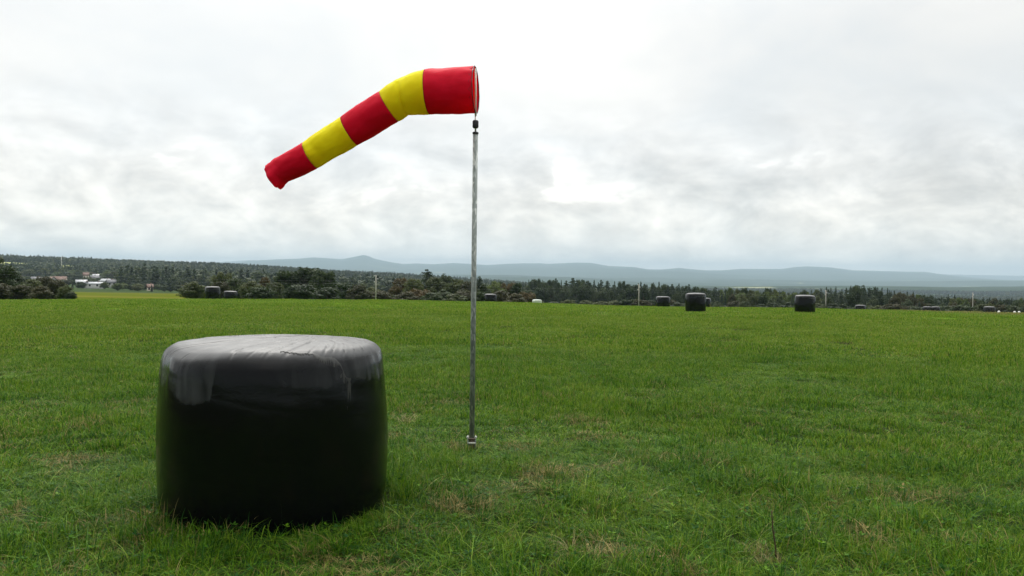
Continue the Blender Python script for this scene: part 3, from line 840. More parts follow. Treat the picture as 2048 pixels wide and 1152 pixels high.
# trees and shrubs one can pick out: px, raw top y, px width, distance, kind, name, label
T = [
 (-8, 508, 84, 118, 'dark', 'broadleaf_tree', 'tallest dark tree cut by the left edge of the photo'),
 (32, 541, 62, 122, 'dark', 'broadleaf_tree', 'dark green tree right beside the tall tree at the left edge'),
 (2, 566, 60, 108, 'brown', 'shrub', 'brownish shrub at the foot of the tall left edge tree'),
 (42, 569, 50, 106, 'brown', 'shrub', 'second brown shrub from the left edge, below the dark green tree'),
 (66, 557, 46, 118, 'olive', 'shrub', 'olive shrub between the dark left trees and the reddish bushes'),
 (90, 551, 44, 124, 'brown', 'shrub', 'taller reddish brown bush left of the pale bale'),
 (80, 571, 40, 104, 'brown', 'shrub', 'low reddish brown bush in front of the taller reddish one'),
 (114, 558, 38, 120, 'brown', 'shrub', 'reddish brown bush directly above the pale bale'),
 (130, 570, 34, 110, 'olive', 'shrub', 'olive brown bush right of the bush above the pale bale'),
 (142, 584, 22, 108, 'dark', 'shrub', 'low dark shrub ending the left hedge beside the pale field'),
 (386, 562, 52, 104, 'olive', 'shrub', 'round olive shrub standing left of the tall dark bale'),
 (412, 577, 44, 112, 'olive', 'shrub', 'low spreading olive shrub partly behind the tall dark bale'),
 (446, 543, 48, 168, 'olive', 'broadleaf_tree', 'olive tree rising behind the tall dark bale'),
 (472, 555, 44, 158, 'dark', 'broadleaf_tree', 'dark tree behind the half hidden bale'),
 (440, 562, 40, 150, 'brown', 'shrub', 'brown shrub behind the tall dark bale'),
 (502, 561, 48, 150, 'olive', 'shrub', 'olive shrub right of the half hidden bale'),
 (530, 552, 26, 160, 'rust', 'broadleaf_tree', 'narrow reddish tree left of the big dark trees'),
 (520, 573, 52, 138, 'dark', 'shrub', 'dark shrub below the narrow reddish tree'),
 (550, 564, 44, 150, 'olive', 'shrub', 'yellowish olive shrub at the left foot of the big dark trees'),
 (573, 540, 48, 158, 'dark', 'broadleaf_tree', 'left one of the three big dark round trees'),
 (613, 533, 74, 160, 'dark', 'broadleaf_tree', 'tallest and widest big dark round tree in the middle hedge'),
 (648, 540, 50, 156, 'dark', 'broadleaf_tree', 'right one of the three big dark round trees'),
 (600, 568, 66, 136, 'dark', 'shrub', 'dark shrub at the foot of the tallest big round tree'),
 (655, 574, 56, 134, 'dark', 'shrub', 'dark shrub at the foot of the right big round tree'),
 (692, 566, 52, 148, 'dark', 'shrub', 'dark green shrub right of the three big round trees'),
 (716, 569, 46, 142, 'brown', 'shrub', 'dull brown shrub left of the leftmost utility pole'),
 (742, 574, 44, 150, 'olive', 'shrub', 'olive shrub behind the leftmost utility pole'),
 (764, 581, 46, 146, 'brown', 'shrub', 'low brown shrub right of the leftmost utility pole'),
 (786, 588, 40, 150, 'grey', 'shrub', 'very low greyish shrub in the dip of the hedge'),
 (803, 554, 46, 165, 'rust', 'broadleaf_tree', 'orange brown tree left of the pointed dark conifer'),
 (828, 556, 44, 160, 'olive', 'broadleaf_tree', 'olive tree directly left of the pointed dark conifer'),
 (856, 538, 27, 176, 'pine', 'conifer', 'pointed dark conifer standing above the hedge left of the windsock pole'),
 (872, 553, 50, 168, 'olive', 'broadleaf_tree', 'olive tree directly right of the pointed dark conifer'),
 (889, 545, 34, 172, 'grey', 'broadleaf_tree', 'thin airy pale tree right of the pointed dark conifer'),
 (912, 557, 50, 166, 'olive', 'broadleaf_tree', 'olive tree between the airy pale tree and the windsock pole'),
 (936, 561, 44, 162, 'brown', 'broadleaf_tree', 'brown tree just left of the windsock pole'),
 (812, 583, 48, 145, 'brown', 'shrub', 'brown shrub below the orange brown tree'),
 (840, 576, 44, 148, 'rust', 'shrub', 'rusty shrub below the pointed dark conifer'),
 (862, 583, 44, 142, 'grey', 'shrub', 'greyish shrub right of the rusty one'),
 (884, 578, 44, 146, 'grey', 'shrub', 'pale grey green shrub below the thin airy tree'),
 (912, 587, 50, 138, 'olive', 'shrub', 'low olive shrub below the olive tree left of the windsock pole'),
 (930, 580, 44, 142, 'brown', 'shrub', 'brown shrub left of the windsock pole at the field edge'),
 (959, 552, 20, 176, 'pine', 'conifer', 'ragged dark pine peeping out right behind the windsock pole'),
 (968, 566, 40, 165, 'dark', 'broadleaf_tree', 'dark tree directly above the small black bale'),
 (988, 561, 46, 170, 'lime', 'broadleaf_tree', 'green tree right above the small black bale'),
 (1002, 562, 20, 178, 'pine', 'conifer', 'dark conifer top above the green and orange trees'),
 (1017, 562, 36, 172, 'rust', 'broadleaf_tree', 'orange tree right of the green one above the small black bale'),
 (1034, 565, 26, 170, 'dark', 'broadleaf_tree', 'narrow dark tree right of the orange tree'),
 (1003, 580, 46, 150, 'brown', 'shrub', 'brown shrub right of the small black bale'),
 (966, 583, 38, 146, 'dark', 'shrub', 'dark shrub behind the small black bale'),
 (1030, 586, 42, 146, 'brown', 'shrub', 'second brown shrub right of the small black bale'),
 (1054, 582, 34, 150, 'rust', 'shrub', 'orange shrub where the brown hedge ends'),
]
for (px, yt, wpx, D, kind, nm, lab) in T:
    p = at(px, yt, D); g = tz(p.x, D)
    h = p.z - g; wd = wpx * D / F * 1.12
    cat = {'shrub': 'shrub', 'broadleaf_tree': 'tree', 'conifer': 'conifer'}[nm]
    plant(kind, nm, lab, cat, {'shrub': 'shrubs of the hedge', 'tree': 'trees of the hedge', 'conifer': 'conifers of the hedge'}[cat], p.x, D, h, wd)

# wood on the right: individual conifers and broadleaf trees in rows
WTOP = np.array([(1040,564),(1065,560),(1100,561),(1140,560),(1200,563),(1260,567),(1316,566),(1391,574),(1416,579),(1466,577),(1500,580),
                 (1536,580),(1585,582),(1632,580),(1661,577),(1700,575),(1720,573),(1745,577),(1770,580),(1800,583),(1830,588),(1865,594),(1913,592),(1967,598),(2048,598),(2120,600)], float)
def wood_kind(px):
    if px < 1440: return random.choices(['spruce', 'pine', 'dark', 'grey'], [34, 34, 24, 8])[0]
    if px < 1640: return random.choices(['lime', 'olive', 'dark', 'spruce'], [42, 24, 14, 20])[0]
    if px < 1830: return random.choices(['spruce', 'pine', 'dark', 'brown'], [60, 16, 14, 10])[0]
    return random.choices(['spruce', 'dark', 'brown', 'olive', 'lime'], [28, 24, 26, 12, 10])[0]
WLAB = {'con': 'dark conifer among many alike in the wood right of the windsock pole',
        'tree': 'broadleaf tree among many alike in the wood right of the windsock pole',
        'low': 'small bush among many alike along the foot of the wood on the right'}
rows_w = [(0, 12.5, 0.0, 1.0), (1, 15, 4.0, 0.9), (2, 21, 12.0, 0.75)]
cnt = 0
for (row, step, drop, fr) in rows_w:
    px = 1046 + row * 5
    while px < 2110:
        D0 = np.interp(px, [1040, 1200, 1450, 1640, 1800, 2050], [430, 420, 330, 300, 290, 270]) - row * 32
        D = D0 + random.uniform(-14, 14)
        yt = np.interp(px, WTOP[:, 0], WTOP[:, 1]) + drop - 2.0 + random.uniform(-3.5, 3.5)
        k = wood_kind(px)
        if row == 2: k = random.choice(['dark', 'olive', 'brown', 'grey', 'spruce'] if px > 1440 else ['spruce', 'dark', 'grey'])
        p = at(px, yt, D); g = tz(p.x, D); h = p.z - g
        if h > 2.0:
            con = k in ('spruce', 'pine')
            wpx = random.uniform(15, 24) if con else random.uniform(20, 34)
            wd = max(wpx * D / F, h * 0.22)
            plant(k, 'conifer' if con else 'broadleaf_tree', WLAB['con' if con else 'tree'], 'conifer' if con else 'tree',
                  'conifers of the right wood' if con else 'broadleaf trees of the right wood', p.x, D, h, wd)
            cnt += 1
        px += step * random.uniform(0.75, 1.3) * (1.0 if row else (0.9 if px < 1440 or px > 1620 else 1.5))
# bushes at the foot of the wood, where the field ends
px = 1075
while px < 2100:
    D = random.uniform(165, 215); yt = np.interp(px, [1075, 1200, 1320, 1500, 1700, 2050], [598, 601, 600, 604, 607, 610]) + random.uniform(-3, 4)
    k = random.choice(['grey', 'dark', 'olive', 'brown', 'dark'])
    p = at(px, yt, D); g = tz(p.x, D); h = max(p.z - g, 1.0)
    plant(k, 'shrub', WLAB['low'], 'shrub', 'bushes at the foot of the right wood', p.x, D, h, random.uniform(30, 52) * D / F)
    px += random.uniform(17, 34)
print('wood trees', cnt)

# trees in the valley on the left, around the village
VLAB = 'tree among many alike in the valley around the white houses'
px = 60
val = 0
for row, (D0, y0, st) in enumerate(((505, (572, 566, 570, 578), 15), (640, (562, 556, 560, 571), 15), (800, (551, 548, 554, 566), 14), (980, (541, 541, 548, 560), 14))):
    px = 20 if row else 145
    while px < 470:
        if row == 0 and px < 240 and random.random() < 0.55: px += 10; continue
        if 150 < px < 235 and row == 1 and random.random() < 0.6: px += 8; continue
        D = D0 + random.uniform(-25, 25)
        yt = np.interp(px, [60, 180, 300, 460], y0) + random.uniform(-4, 4)
        k = random.choices(['olive', 'dark', 'grey', 'lime', 'rust', 'spruce', 'brown'], [24, 26, 14, 10, 4, 16, 6])[0]
        p = at(px, yt, D); g = tz(p.x, D); h = min(max(p.z - g, 4.5), 17.0)
        con = k == 'spruce'
        plant(k, 'conifer' if con else 'broadleaf_tree', VLAB if not con else 'dark conifer among many alike in the valley around the white houses', 'conifer' if con else 'tree',
              'conifers of the valley' if con else 'trees of the valley', p.x, D, h, random.uniform(18, 30) * D / F if not con else h * 0.4)
        val += 1
        px += st * random.uniform(0.7, 1.35)
print('valley trees', val)

# ------------------------------------------------------------------ village houses
WALLW = pbr('white_render', (0.42, 0.42, 0.40), 0.8, var=0.05, scale=0.5)
WALLC = pbr('cream_render', (0.62, 0.56, 0.44), 0.8, var=0.05, scale=0.5)
ROOFR = pbr('red_tiles', (0.11, 0.065, 0.05), 0.85, var=0.25, scale=1.2)
ROOFG = pbr('grey_tiles', (0.10, 0.10, 0.11), 0.8, var=0.2, scale=1.2)
ROOFP = pbr('pale_sheet_roof', (0.22, 0.23, 0.24), 0.5, var=0.06, scale=0.4)
GLASS = pbr('window_glass', (0.03, 0.035, 0.04), 0.15, var=0.1)
def house(px, ybase, D, wd, ln, hw, hr, rz, wall, roof, label, chim=True):
    wd *= 0.62; ln *= 0.62; hw *= 0.62; hr *= 0.62
    p = at(px, ybase, D)
    root = empty('house', (p.x, D, p.z), rz); tag(root, label, 'house', 'houses of the village')
    mb = MB(); mb.box((0, 0, hw / 2 - 1.5), (ln, wd, hw + 3)); 
    mb.add([(-ln/2, -wd/2, hw), (-ln/2, wd/2, hw), (-ln/2, 0, hw + hr), (ln/2, -wd/2, hw), (ln/2, wd/2, hw), (ln/2, 0, hw + hr)], [(0, 2, 1), (3, 4, 5)])
    mb.build('wall', wall, root)
    o_ = 0.5; t_ = 0.25; mb = MB(); e_ = hr * o_ / (wd / 2)
    for s_ in (-1, 1):
        a = [(-ln/2 - o_, s_ * (wd/2 + o_), hw - e_), (ln/2 + o_, s_ * (wd/2 + o_), hw - e_), (ln/2 + o_, 0, hw + hr), (-ln/2 - o_, 0, hw + hr)]
        b = [(x, y, z + t_) for x, y, z in a]
        mb.add(a + b, [(0, 1, 2, 3), (4, 7, 6, 5), (0, 4, 5, 1), (1, 5, 6, 2), (2, 6, 7, 3), (3, 7, 4, 0)])
    rf = mb.build('roof', roof, root)
    if chim:
        mb = MB(); mb.box((ln * 0.2, 0.6, hw + hr * 0.95), (0.7, 0.7, 1.8)); mb.build('chimney', ROOFR, rf)
    n = max(2, int(ln / 3.2))
    for s_ in (-1, 1):
        for i in range(n):
            mb = MB(); mb.box((-ln/2 + ln * (i + 0.5) / n, s_ * (wd/2 + 0.02), hw * 0.55), (1.1, 0.1, 1.3)); mb.build('window', GLASS, root)
    mb = MB(); mb.box((-ln/2 - 0.02, 0, hw + 0.3), (0.1, 1.1, 1.2)); mb.build('window', GLASS, root)
H_ = [(73, 567, 650, 8, 11, 4.5, 3.5, 0.6, WALLW, ROOFG, 'small white house leftmost in the valley, just right of the left edge hedge'),
      (104, 568, 640, 8, 9, 5.0, 3.6, -0.7, WALLW, ROOFR, 'white gabled house left of the wide red roofed house'),
      (121, 567, 660, 9, 14, 4.0, 4.6, 0.15, WALLC, ROOFR, 'wide cream house under a large red roof'),
      (163, 571, 560, 7, 10, 3.2, 2.6, 0.5, WALLW, ROOFP, 'white house left of the long low white building'),
      (171, 574, 545, 6, 7, 3.0, 2.4, -0.8, WALLW, ROOFG, 'little white gabled house just left of the long low white building'),
      (190, 574, 545, 7, 15, 3.3, 1.6, 0.05, WALLW, ROOFP, 'long low white building in the middle of the village'),
      (188, 562, 720, 8, 10, 4.5, 3.0, 0.9, WALLC, ROOFG, 'grey roofed house above and behind the long low white building'),
      (192, 559, 780, 8, 8, 4.5, 3.2, 0.2, WALLW, ROOFP, 'small pale roofed house highest in the village'),
      (172, 559, 770, 6, 7, 6.5, 3.5, 0.4, WALLC, ROOFR, 'narrow tall house with reddish roof highest left in the village'),
      (212, 567, 640, 7, 11, 3.0, 2.4, -0.2, WALLW, ROOFP, 'white house with pale roof right of the long low white building'),
      (222, 571, 600, 7, 9, 3.5, 3.0, 0.7, WALLW, ROOFG, 'rightmost white gabled house of the village cluster'),
      (300, 582, 520, 5, 5, 4.0, 2.6, 0.6, WALLC, ROOFR, 'lone cream house with red roof between valley trees right of the village')]
for h_ in H_: house(*h_)

# lattice mast on the wooded hill
mp = at(123, 528, 1500); mtop = at(123, 513.5, 1500).z; g = tz(mp.x, 1500)
root = empty('lattice_mast', (mp.x, 1500, g)); tag(root, 'thin pale lattice mast on the wooded hill above the pale clearing', 'mast')
hm = mtop - g; mb = MB()
for a in range(3):
    an = a * 2.094
    mb.tube([(1.3 * math.cos(an), 1.3 * math.sin(an), 0), (0.35 * math.cos(an), 0.35 * math.sin(an), hm)], 0.11, 5)
mb.build('mast_leg_frame', ALU, root)
mb = MB()
for i in range(12):
    z0 = hm * i / 12; z1 = hm * (i + 1) / 12; r0 = 1.3 - 0.95 * i / 12; r1 = 1.3 - 0.95 * (i + 1) / 12
    for a in range(3):
        b_ = (a + 1) % 3
        mb.tube([(r0 * math.cos(a * 2.094), r0 * math.sin(a * 2.094), z0), (r1 * math.cos(b_ * 2.094), r1 * math.sin(b_ * 2.094), z1)], 0.05, 4)
mb.build('bracing', ALU, root)

# pale wrapped bales at the field edge and little white markers
PALE = pbr('pale_film', (0.36, 0.39, 0.34), 0.45, var=0.12, scale=3, bump=0.3, bscale=8)
pale_me = mesh_np('pale_bale', lv, lf_, PALE, True)
for (px, yt, wpx, lab) in ((120.5, 594, 19, 'pale whitish bale sunk behind the crest below the left edge hedge'),
                           (1074, 600, 20, 'pale greenish bale almost hidden behind the crest right of the brown hedge')):
    D = F * 1.61 / wpx; D = min(D, 128); p = at(px, yt, D); g = tz(p.x, D)
    ob = obj('wrapped_bale', pale_me, None, (p.x, D, g)); ob.scale = (wpx * D / F / 1.61,) * 2 + (max(0.6, (p.z - g) / 1.15),)
    tag(ob, lab, 'bale', 'pale wrapped bales')
MK = [(1998, 616.5, 'left one of the small white markers right of the rightmost black bale'), (2029.5, 614.5, 'middle small white marker near the right edge of the photo'),
      (2038.5, 616, 'rightmost small white marker beside the right edge of the photo')]
for (px, yt, lab) in MK:
    D = 90; p = at(px, yt, D); g = tz(p.x, D); hh = 0.26
    root = empty('field_marker', (p.x, D, g)); tag(root, lab, 'marker', 'small white markers at the field edge')
    mb = MB(); mb.tube([(0, 0, -0.05), (0, 0, hh * 0.3), (0, 0, hh * 0.8), (0, 0, hh)], [0.15, 0.15, 0.11, 0.06], 14); mb.build('cone', WHITEP, root, True)
    mb = MB(); mb.tube([(0, 0, -0.02), (0, 0, 0.05)], 0.20, 14); mb.build('foot_ring', WHITEP, root)
    print('marker', hh)

# ------------------------------------------------------------------ scatter helper (stuff only)
def scatter(name, P, rz, scl, idx, meshes, label=None, cat=None, tilt=None):
    n = len(P)
    me = bpy.data.meshes.new(name); me.vertices.add(n)
    me.vertices.foreach_set('co', np.asarray(P, np.float32).ravel())
    rot = np.zeros((n, 3), np.float32); rot[:, 2] = rz
    if tilt is not None: rot[:, 0:2] = tilt
    a = me.attributes.new('rot', 'FLOAT_VECTOR', 'POINT'); a.data.foreach_set('vector', rot.ravel())
    s3 = np.asarray(scl, np.float32); s3 = np.repeat(s3[:, None], 3, 1) if s3.ndim == 1 else s3
    a = me.attributes.new('scl', 'FLOAT_VECTOR', 'POINT'); a.data.foreach_set('vector', s3.ravel())
    a = me.attributes.new('idx', 'INT', 'POINT'); a.data.foreach_set('value', np.asarray(idx, np.int32))
    ob = obj(name, me)
    c = bpy.data.collections.new(name + '_source')
    for i, m_ in enumerate(meshes):
        c.objects.link(bpy.data.objects.new('%s_piece_%02d' % (name, i), m_))
    ng = bpy.data.node_groups.new(name, 'GeometryNodeTree')
    ng.interface.new_socket('Geometry', in_out='INPUT', socket_type='NodeSocketGeometry')
    ng.interface.new_socket('Geometry', in_out='OUTPUT', socket_type='NodeSocketGeometry')
    N = ng.nodes; Lk = ng.links
    gi = N.new('NodeGroupInput'); go = N.new('NodeGroupOutput')
    ci = N.new('GeometryNodeCollectionInfo'); ci.inputs['Collection'].default_value = c
    ci.inputs['Separate Children'].default_value = True; ci.inputs['Reset Children'].default_value = True
    ip = N.new('GeometryNodeInstanceOnPoints'); ip.inputs['Pick Instance'].default_value = True
    def na(nm, ty):
        q = N.new('GeometryNodeInputNamedAttribute'); q.data_type = ty; q.inputs['Name'].default_value = nm; return q.outputs[0]
    Lk.new(gi.outputs[0], ip.inputs['Points']); Lk.new(ci.outputs[0], ip.inputs['Instance'])
    Lk.new(na('idx', 'INT'), ip.inputs['Instance Index'])
    e2r = N.new('FunctionNodeEulerToRotation'); Lk.new(na('rot', 'FLOAT_VECTOR'), e2r.inputs[0]); Lk.new(e2r.outputs[0], ip.inputs['Rotation'])
    Lk.new(na('scl', 'FLOAT_VECTOR'), ip.inputs['Scale'])
    Lk.new(ip.outputs[0], go.inputs[0])
    md = ob.modifiers.new('scatter', 'NODES'); md.node_group = ng
    tag(ob, label, cat, kind='stuff')
    return ob

# ------------------------------------------------------------------ far woods (reads as one mass)
def low_tree(seed, con):
    rg = np.random.default_rng(seed)
    if con:
        v, f, tint, tr = conifer(seed, 16, 6.0, rows=11, leaf=0.75, ragged=0.25)
    else:
        v, f, tint, tr = broadleaf(seed, 14, 11, 0.05, 16, 26, 0.95)
    b = len(v)
    return v, f, tint
def forest():
    meshes = []
    for s_ in range(3):
        v, f, t_ = low_tree(500 + s_, True); meshes.append(mesh_np('far_conifer', v, f, L_CON, False, {'tint': t_}))
    for s_, mt in enumerate((L_OLIVE, L_GREY, L_GREY)):
        v, f, t_ = low_tree(600 + s_, False); meshes.append(mesh_np('far_broadleaf', v, f, mt, False, {'tint': t_}))
    P = []
    def region(n, d0, d1, xa, xb, cond):
        u = rng.uniform(0, 1, n); D = np.sqrt(d0 ** 2 + u * (d1 ** 2 - d0 ** 2)); xp = rng.uniform(xa, xb, n)
        X = (xp - 1024) / F * D; k = cond(xp, D, X); return X[k], D[k], xp[k]
    # wooded hill on the left
    X1, D1, x1 = region(30000, 1020, 2550, -120, 1100, lambda xp, D, X: (clearing(X, D) < 0.5) & (vnoise(X / 90, D / 90, 77) > np.where(D < 1300, -0.22, -0.6)))
    # wood filling the slope behind the right hand trees
    X2, D2, x2 = region(15000, 330, 1500, 1030, 2200, lambda xp, D, X: D > np.interp(xp, [1030, 1200, 1450, 1640, 1800, 2050], [445, 440, 350, 320, 305, 290]))
    # plain on the right, patches only
    X3, D3, x3 = region(24000, 1500, 3600, 950, 2250, lambda xp, D, X: vnoise(X / 330, D / 240, 78) > -0.12)
    X4, D4, x4 = region(2600, 560, 1020, 240, 1040, lambda xp, D, X: vnoise(X / 70, D / 70, 79) > -0.2)
    X = np.concatenate([X1, X2, X3, X4]); D = np.concatenate([D1, D2, D3, D4]); xp = np.concatenate([x1, x2, x3, x4])
    Z = terrain(X, D) - 0.5
    n = len(X)
    s = rng.uniform(0.65, 1.15, n)
    # keep the right hand wood below its skyline
    ylim = np.interp(xp, WTOP[:, 0], WTOP[:, 1]) - (xp - 1024) * 0.01134 + 1.0
    zmax = CAMZ - (ylim - 548) / F * D
    hmax = zmax - Z
    right = (xp > 1040) & (D < 1500)
    s = np.where(right, np.minimum(s, hmax / 16.0), s)
    keep = s > 0.25
    conm = vnoise(X / 140, D / 140, 80) + rng.uniform(-0.35, 0.35, n) > 0.0
    idx = np.where(conm, rng.integers(0, 3, n), 3 + rng.integers(0, 3, n))
    sc3 = np.stack([s * rng.uniform(0.85, 1.25, n)] * 2 + [s], 1)
    P = np.stack([X, D, Z], -1)
    scatter('distant_forest', P[keep], rng.uniform(0, 6.28, keep.sum()), sc3[keep], idx[keep], meshes, 'dark woods covering the hills behind the meadow', 'forest')
    print('forest', keep.sum())
forest()

# ------------------------------------------------------------------ grass
def grass_mat():
    m, t, out = new_mat('grass_blades')
    pos = t.n('ShaderNodeNewGeometry').outputs['Position']
    tint = t.n('ShaderNodeAttribute', attribute_name='tint').outputs['Fac']
    al = t.n('ShaderNodeAttribute', attribute_name='along').outputs['Fac']
    n_big = t.noise(pos, 0.13, 4, 0.6); n_med = t.noise(pos, 0.9, 4, 0.62); n_sm = t.noise(pos, 3.4, 3, 0.6)
    lanes = t.noise(t.n('ShaderNodeVectorMath', {0: pos, 1: (0.03, 0.30, 0)}, operation='MULTIPLY').outputs[0], 1.0, 3, 0.5, 0.3)
    dist = t.n('ShaderNodeVectorMath', {0: pos}, operation='LENGTH').outputs[1]
    f = t.math('ADD', t.math('ADD', t.math('ADD', t.math('MULTIPLY', n_med, 0.48), t.math('MULTIPLY', n_sm, 0.26)), t.maprange(dist, 5, 42, -0.21, 0.0)), t.math('ADD', t.math('ADD', t.math('MULTIPLY', n_big, 0.38), t.math('MULTIPLY', lanes, 0.20)), t.math('MULTIPLY', t.math('SUBTRACT', tint, 0.5), 0.75)))  # near blades darkened in colour for self-shadowing in the sward
    c = t.ramp(f, [(0.22, (0.015, 0.060, 0.008)), (0.42, (0.050, 0.130, 0.006)), (0.62, (0.096, 0.192, 0.007)), (0.86, (0.190, 0.242, 0.030))])
    # straw: some blades everywhere, more in dry spots close by
    near = t.maprange(dist, 4, 16, 1.15, 0.22)
    spot = t.math('MULTIPLY', t.maprange(t.noise(pos, 1.15, 5, 0.65, 0.4), 0.50, 0.66), near)
    strip = t.math('MULTIPLY', t.maprange(dist, 76, 84), t.maprange(t.n('ShaderNodeSeparateXYZ', {0: pos}).outputs[0], 33, 46))
    thr = t.math('SUBTRACT', 0.972, t.math('MULTIPLY', spot, 0.50))
    thr = t.math('SUBTRACT', thr, t.math('MULTIPLY', strip, 0.6))
    isdry = t.math('GREATER_THAN', tint, thr)
    straw = t.mix(n_sm, (0.17, 0.12, 0.04), (0.30, 0.26, 0.10))
    c = t.mix(isdry, c, straw)
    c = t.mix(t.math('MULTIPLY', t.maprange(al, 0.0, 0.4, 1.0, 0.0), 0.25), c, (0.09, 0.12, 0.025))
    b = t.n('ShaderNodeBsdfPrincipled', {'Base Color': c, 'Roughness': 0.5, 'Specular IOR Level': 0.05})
    tr = t.n('ShaderNodeBsdfTranslucent', {'Color': c})
    ms = t.n('ShaderNodeMixShader', {0: 0.30, 1: b.outputs[0], 2: tr.outputs[0]})
    t.t.links.new(ms.outputs[0], out.inputs[0])
    return m
GRASS = grass_mat()

def blades(seed, n, size, hmin, hmax, wid, seg=3, lean=0.7, wind=0.25, clump=0):
    rg = np.random.default_rng(seed)
    if clump:
        cc = rg.uniform(-size / 2, size / 2, (clump, 2)); ch = rg.uniform(0.55, 1.25, clump); k = rg.integers(0, clump, n)
        xy = cc[k] + rg.normal(size=(n, 2)) * size * 0.055; hh = ch[k]
        away = xy - cc[k]
    else:
        xy = rg.uniform(-size / 2, size / 2, (n, 2)); hh = np.ones(n); away = rg.normal(size=(n, 2)) * 0.01
    h = rg.uniform(hmin, hmax, n) * hh
    ang = np.arctan2(away[:, 1], away[:, 0]) + rg.normal(size=n) * 0.9
    ln = np.abs(rg.normal(0.45, 0.35, n)) * lean + 0.08
    dx = np.cos(ang) * ln - wind * rg.uniform(0, 1, n); dy = np.sin(ang) * ln
    tw = ang + math.pi / 2 + rg.normal(size=n) * 0.5
    wx, wy = np.cos(tw), np.sin(tw); w_ = wid * rg.uniform(0.6, 1.3, n)
    V = []; ts = np.linspace(0, 1, seg + 1)
    dl = np.hypot(dx, dy)
    for t_ in ts:
        cx = xy[:, 0] + dx * h * t_ ** 1.8; cy = xy[:, 1] + dy * h * t_ ** 1.8
        cz = h * (t_ - 0.38 * np.minimum(dl, 1.7) * t_ ** 2.4) - 0.01 * (t_ == 0)
        ww = w_ * (1 - t_ ** 1.6) * 0.5 * (0.75 if t_ == 0 else 1)
        if t_ < 1:
            V.append(np.stack([cx - wx * ww, cy - wy * ww, cz], 1)); V.append(np.stack([cx + wx * ww, cy + wy * ww, cz], 1))
        else: V.append(np.stack([cx, cy, cz], 1))
    m = len(V); v = np.stack(V, 1).reshape(-1, 3); b = (np.arange(n) * m)[:, None]
    F4 = np.concatenate([b + np.array([[2*s, 2*s+1, 2*s+3, 2*s+2]]) for s in range(seg - 1)]) if seg > 1 else np.zeros((0, 4), int)
    F3 = b + np.array([[2*seg-2, 2*seg-1, 2*seg]])
    tint = np.repeat(rg.uniform(0, 1, n), m)
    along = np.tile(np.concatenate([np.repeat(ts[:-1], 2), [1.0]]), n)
    return v, [F4.astype(np.int32), F3.astype(np.int32)] if len(F4) else [F3.astype(np.int32)], tint, along

def leaf_rosettes(seed, n, size):
    """small broad leaves of clover and plantain low in the turf"""
    rg = np.random.default_rng(seed); V = []; Fc = []; T_ = []; A_ = []; b0 = 0
    for i in range(n):
        cx, cy = rg.uniform(-size / 2, size / 2, 2); k = rg.integers(3, 7); r = rg.uniform(0.012, 0.035); z0 = rg.uniform(0.03, 0.09); tn = rg.uniform(0, 0.75)
        for j in range(k):
            a = rg.uniform(0, 6.28); d = np.array([math.cos(a), math.sin(a), rg.uniform(0.1, 0.8)]); d /= np.linalg.norm(d)
            s_ = np.array([-math.sin(a), math.cos(a), rg.uniform(-.3, .3)]); c0 = np.array([cx, cy, z0])
            V += [c0, c0 + d * r * 0.5 + s_ * r * 0.28, c0 + d * r, c0 + d * r * 0.5 - s_ * r * 0.28]
            Fc.append((b0, b0 + 1, b0 + 2, b0 + 3)); b0 += 4; T_ += [tn] * 4; A_ += [0.6] * 4
    return np.array(V), np.array(Fc, np.int32), np.array(T_), np.array(A_)

def gmesh(name, v, f, tint, al): return mesh_np(name, v, f, GRASS, False, {'tint': tint, 'along': al})

def merge(*parts):
    V = []; F4 = []; F3 = []; T_ = []; A_ = []; b0 = 0
    for v, f, tint, al in parts:
        if isinstance(f, np.ndarray): f = [f]
        for q in f: (F4 if q.shape[1] == 4 else F3).append(q + b0)
        V.append(v); T_.append(tint); A_.append(al); b0 += len(v)
    fs = []
    if F4: fs.append(np.concatenate(F4).astype(np.int32))
    if F3: fs.append(np.concatenate(F3).astype(np.int32))
    return np.concatenate(V), fs, np.concatenate(T_), np.concatenate(A_)

